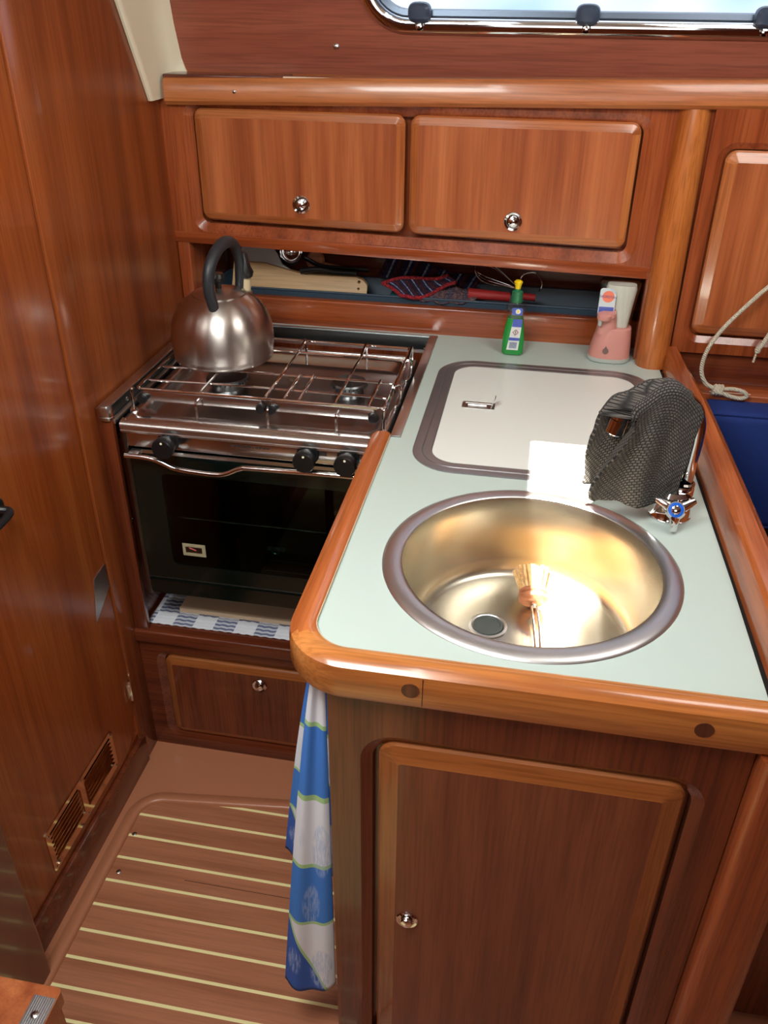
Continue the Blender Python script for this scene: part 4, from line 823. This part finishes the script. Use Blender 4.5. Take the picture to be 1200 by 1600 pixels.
# blue field left of a slanting green line near the hem
s1 = nd(m, 'ShaderNodeMath'); s1.operation = 'MULTIPLY_ADD'; s1.inputs[1].default_value = 3.3; s1.inputs[2].default_value = -2.45; lk(m, sx.outputs['Y'], s1.inputs[0])
s2 = nd(m, 'ShaderNodeMath'); s2.operation = 'SUBTRACT'; ix = nd(m, 'ShaderNodeMath'); ix.operation = 'SUBTRACT'; ix.inputs[0].default_value = 1; lk(m, sx.outputs['X'], ix.inputs[1]); lk(m, ix.outputs[0], s2.inputs[0]); lk(m, s1.outputs[0], s2.inputs[1])
r2 = ramp(m, [(0, (60, 100, 190)), (.46, (60, 100, 190)), (.47, G_), (.53, G_), (.531, W_)], 'CONSTANT'); s3 = nd(m, 'ShaderNodeMath'); s3.operation = 'ADD'; s3.inputs[1].default_value = .5; lk(m, s2.outputs[0], s3.inputs[0]); lk(m, s3.outputs[0], r2.inputs[0])
gt = nd(m, 'ShaderNodeMath'); gt.operation = 'GREATER_THAN'; gt.inputs[1].default_value = .748; lk(m, sx.outputs['Y'], gt.inputs[0])
x1 = nd(m, 'ShaderNodeMix'); x1.data_type = 'RGBA'; lk(m, gt.outputs[0], x1.inputs['Factor']); lk(m, r.outputs[0], x1.inputs['A']); lk(m, r2.outputs[0], x1.inputs['B'])
# pale shell-like blotches
vm = nd(m, 'ShaderNodeMapping'); vm.inputs['Scale'].default_value = (1.5, 4.6, 1); lk(m, tc.outputs['UV'], vm.inputs[0]); vo = nd(m, 'ShaderNodeTexVoronoi'); vo.inputs['Scale'].default_value = 1; lk(m, vm.outputs[0], vo.inputs['Vector'])
rv = ramp(m, [(0, (255, 255, 255)), (.38, (255, 255, 255)), (.42, (0, 0, 0))]); lk(m, vo.outputs['Distance'], rv.inputs[0]); nz = noise(m, tc.outputs['UV'], 26, 4, .7); rz = ramp(m, [(.42, (0, 0, 0)), (.55, (200, 200, 200))]); lk(m, nz, rz.inputs[0])
mu = nd(m, 'ShaderNodeMix'); mu.data_type = 'RGBA'; mu.blend_type = 'MULTIPLY'; mu.inputs['Factor'].default_value = 1; lk(m, rv.outputs[0], mu.inputs['A']); lk(m, rz.outputs[0], mu.inputs['B'])
x2 = nd(m, 'ShaderNodeMix'); x2.data_type = 'RGBA'; x2.inputs['B'].default_value = lin((176, 198, 236)); lk(m, mu.outputs['Result'], x2.inputs['Factor']); lk(m, x1.outputs['Result'], x2.inputs['A']); lk(m, x2.outputs['Result'], bsdf(m).inputs['Base Color'])
tt = thing('tea_towel', 'blue and white printed tea towel hanging from the left side of the sink cabinet', 'tea towel', (-.25, -.16, -.75))
def towel(y_in, ztop, zbot, wtop, wbot, phase, dip, slant, wx):
    def fn(u, v):
        z = ztop+(zbot-ztop)*v
        w = wtop+(wbot-wtop)*(v**.8); fold = math.sin(u*PI*1.0)*.010*v+math.sin(u*PI*3+phase)*(.002+.003*v)
        x = -.236-w*u; y = y_in+slant*u*v-fold
        z += (-dip*math.sin(PI*min(1, u*1.05))*v**2)+.010*u*(1-v)
        return (x, y, z)
    return fn
o = obj('front_fold', sheet(towel(-.205, -.052, -.722, .014, .084, .4, .018, -.01, 0), 48, 80), 'teatowel', tt, angle=180); q = o.modifiers.new('t', 'SOLIDIFY'); q.thickness = .002
o = obj('back_fold', sheet(towel(-.165, -.052, -.50, .020, .094, 2.0, .0, .03, 0), 40, 60), 'teatowel', tt, angle=180); q = o.modifiers.new('t', 'SOLIDIFY'); q.thickness = .002
b = new(); tube(b, cr([(-.227, -.185, -.050), (-.242, -.185, -.052), (-.248, -.185, -.062), (-.244, -.185, -.070)], 4), .0025, 8); tag(obj('towel_hook', b, 'chrome'), 'small hook under the worktop edge holding the tea towel', 'hook')

# ================================================================= COMPANIONWAY STEP
cs = thing('companionway_step', 'varnished wooden step corner with a metal tread strip at the lower left', 'step', (-.7, -.5, -.47))
b = new(); prism(b, rrect(-.763, -.543, -.80, -.428, (.006, .004, .004, .004), 4), MAP('Z', 0), -.475, -.450); box(b, -.575, -.549, -.80, -.434, -.859, -.475)
obj('step_board', b, 'door_z', cs)
b = new(); box(b, -.574, -.544, -.80, -.442, -.4502, -.4485); 
for k in range(9): box(b, -.572+k*.0031, -.5705+k*.0031, -.80, -.443, -.4486, -.4476)
M['alu'] = mat('ribbed_aluminium', (190, 194, 198), .3, 1); tag(obj('tread_strip', b, 'alu', cs, smooth=False), 'ribbed aluminium strip')
b = new(); screw(b, (-.560, -.466, -.4478), (0, 0, 1), .005); obj('strip_screw', b, 'screw', cs)
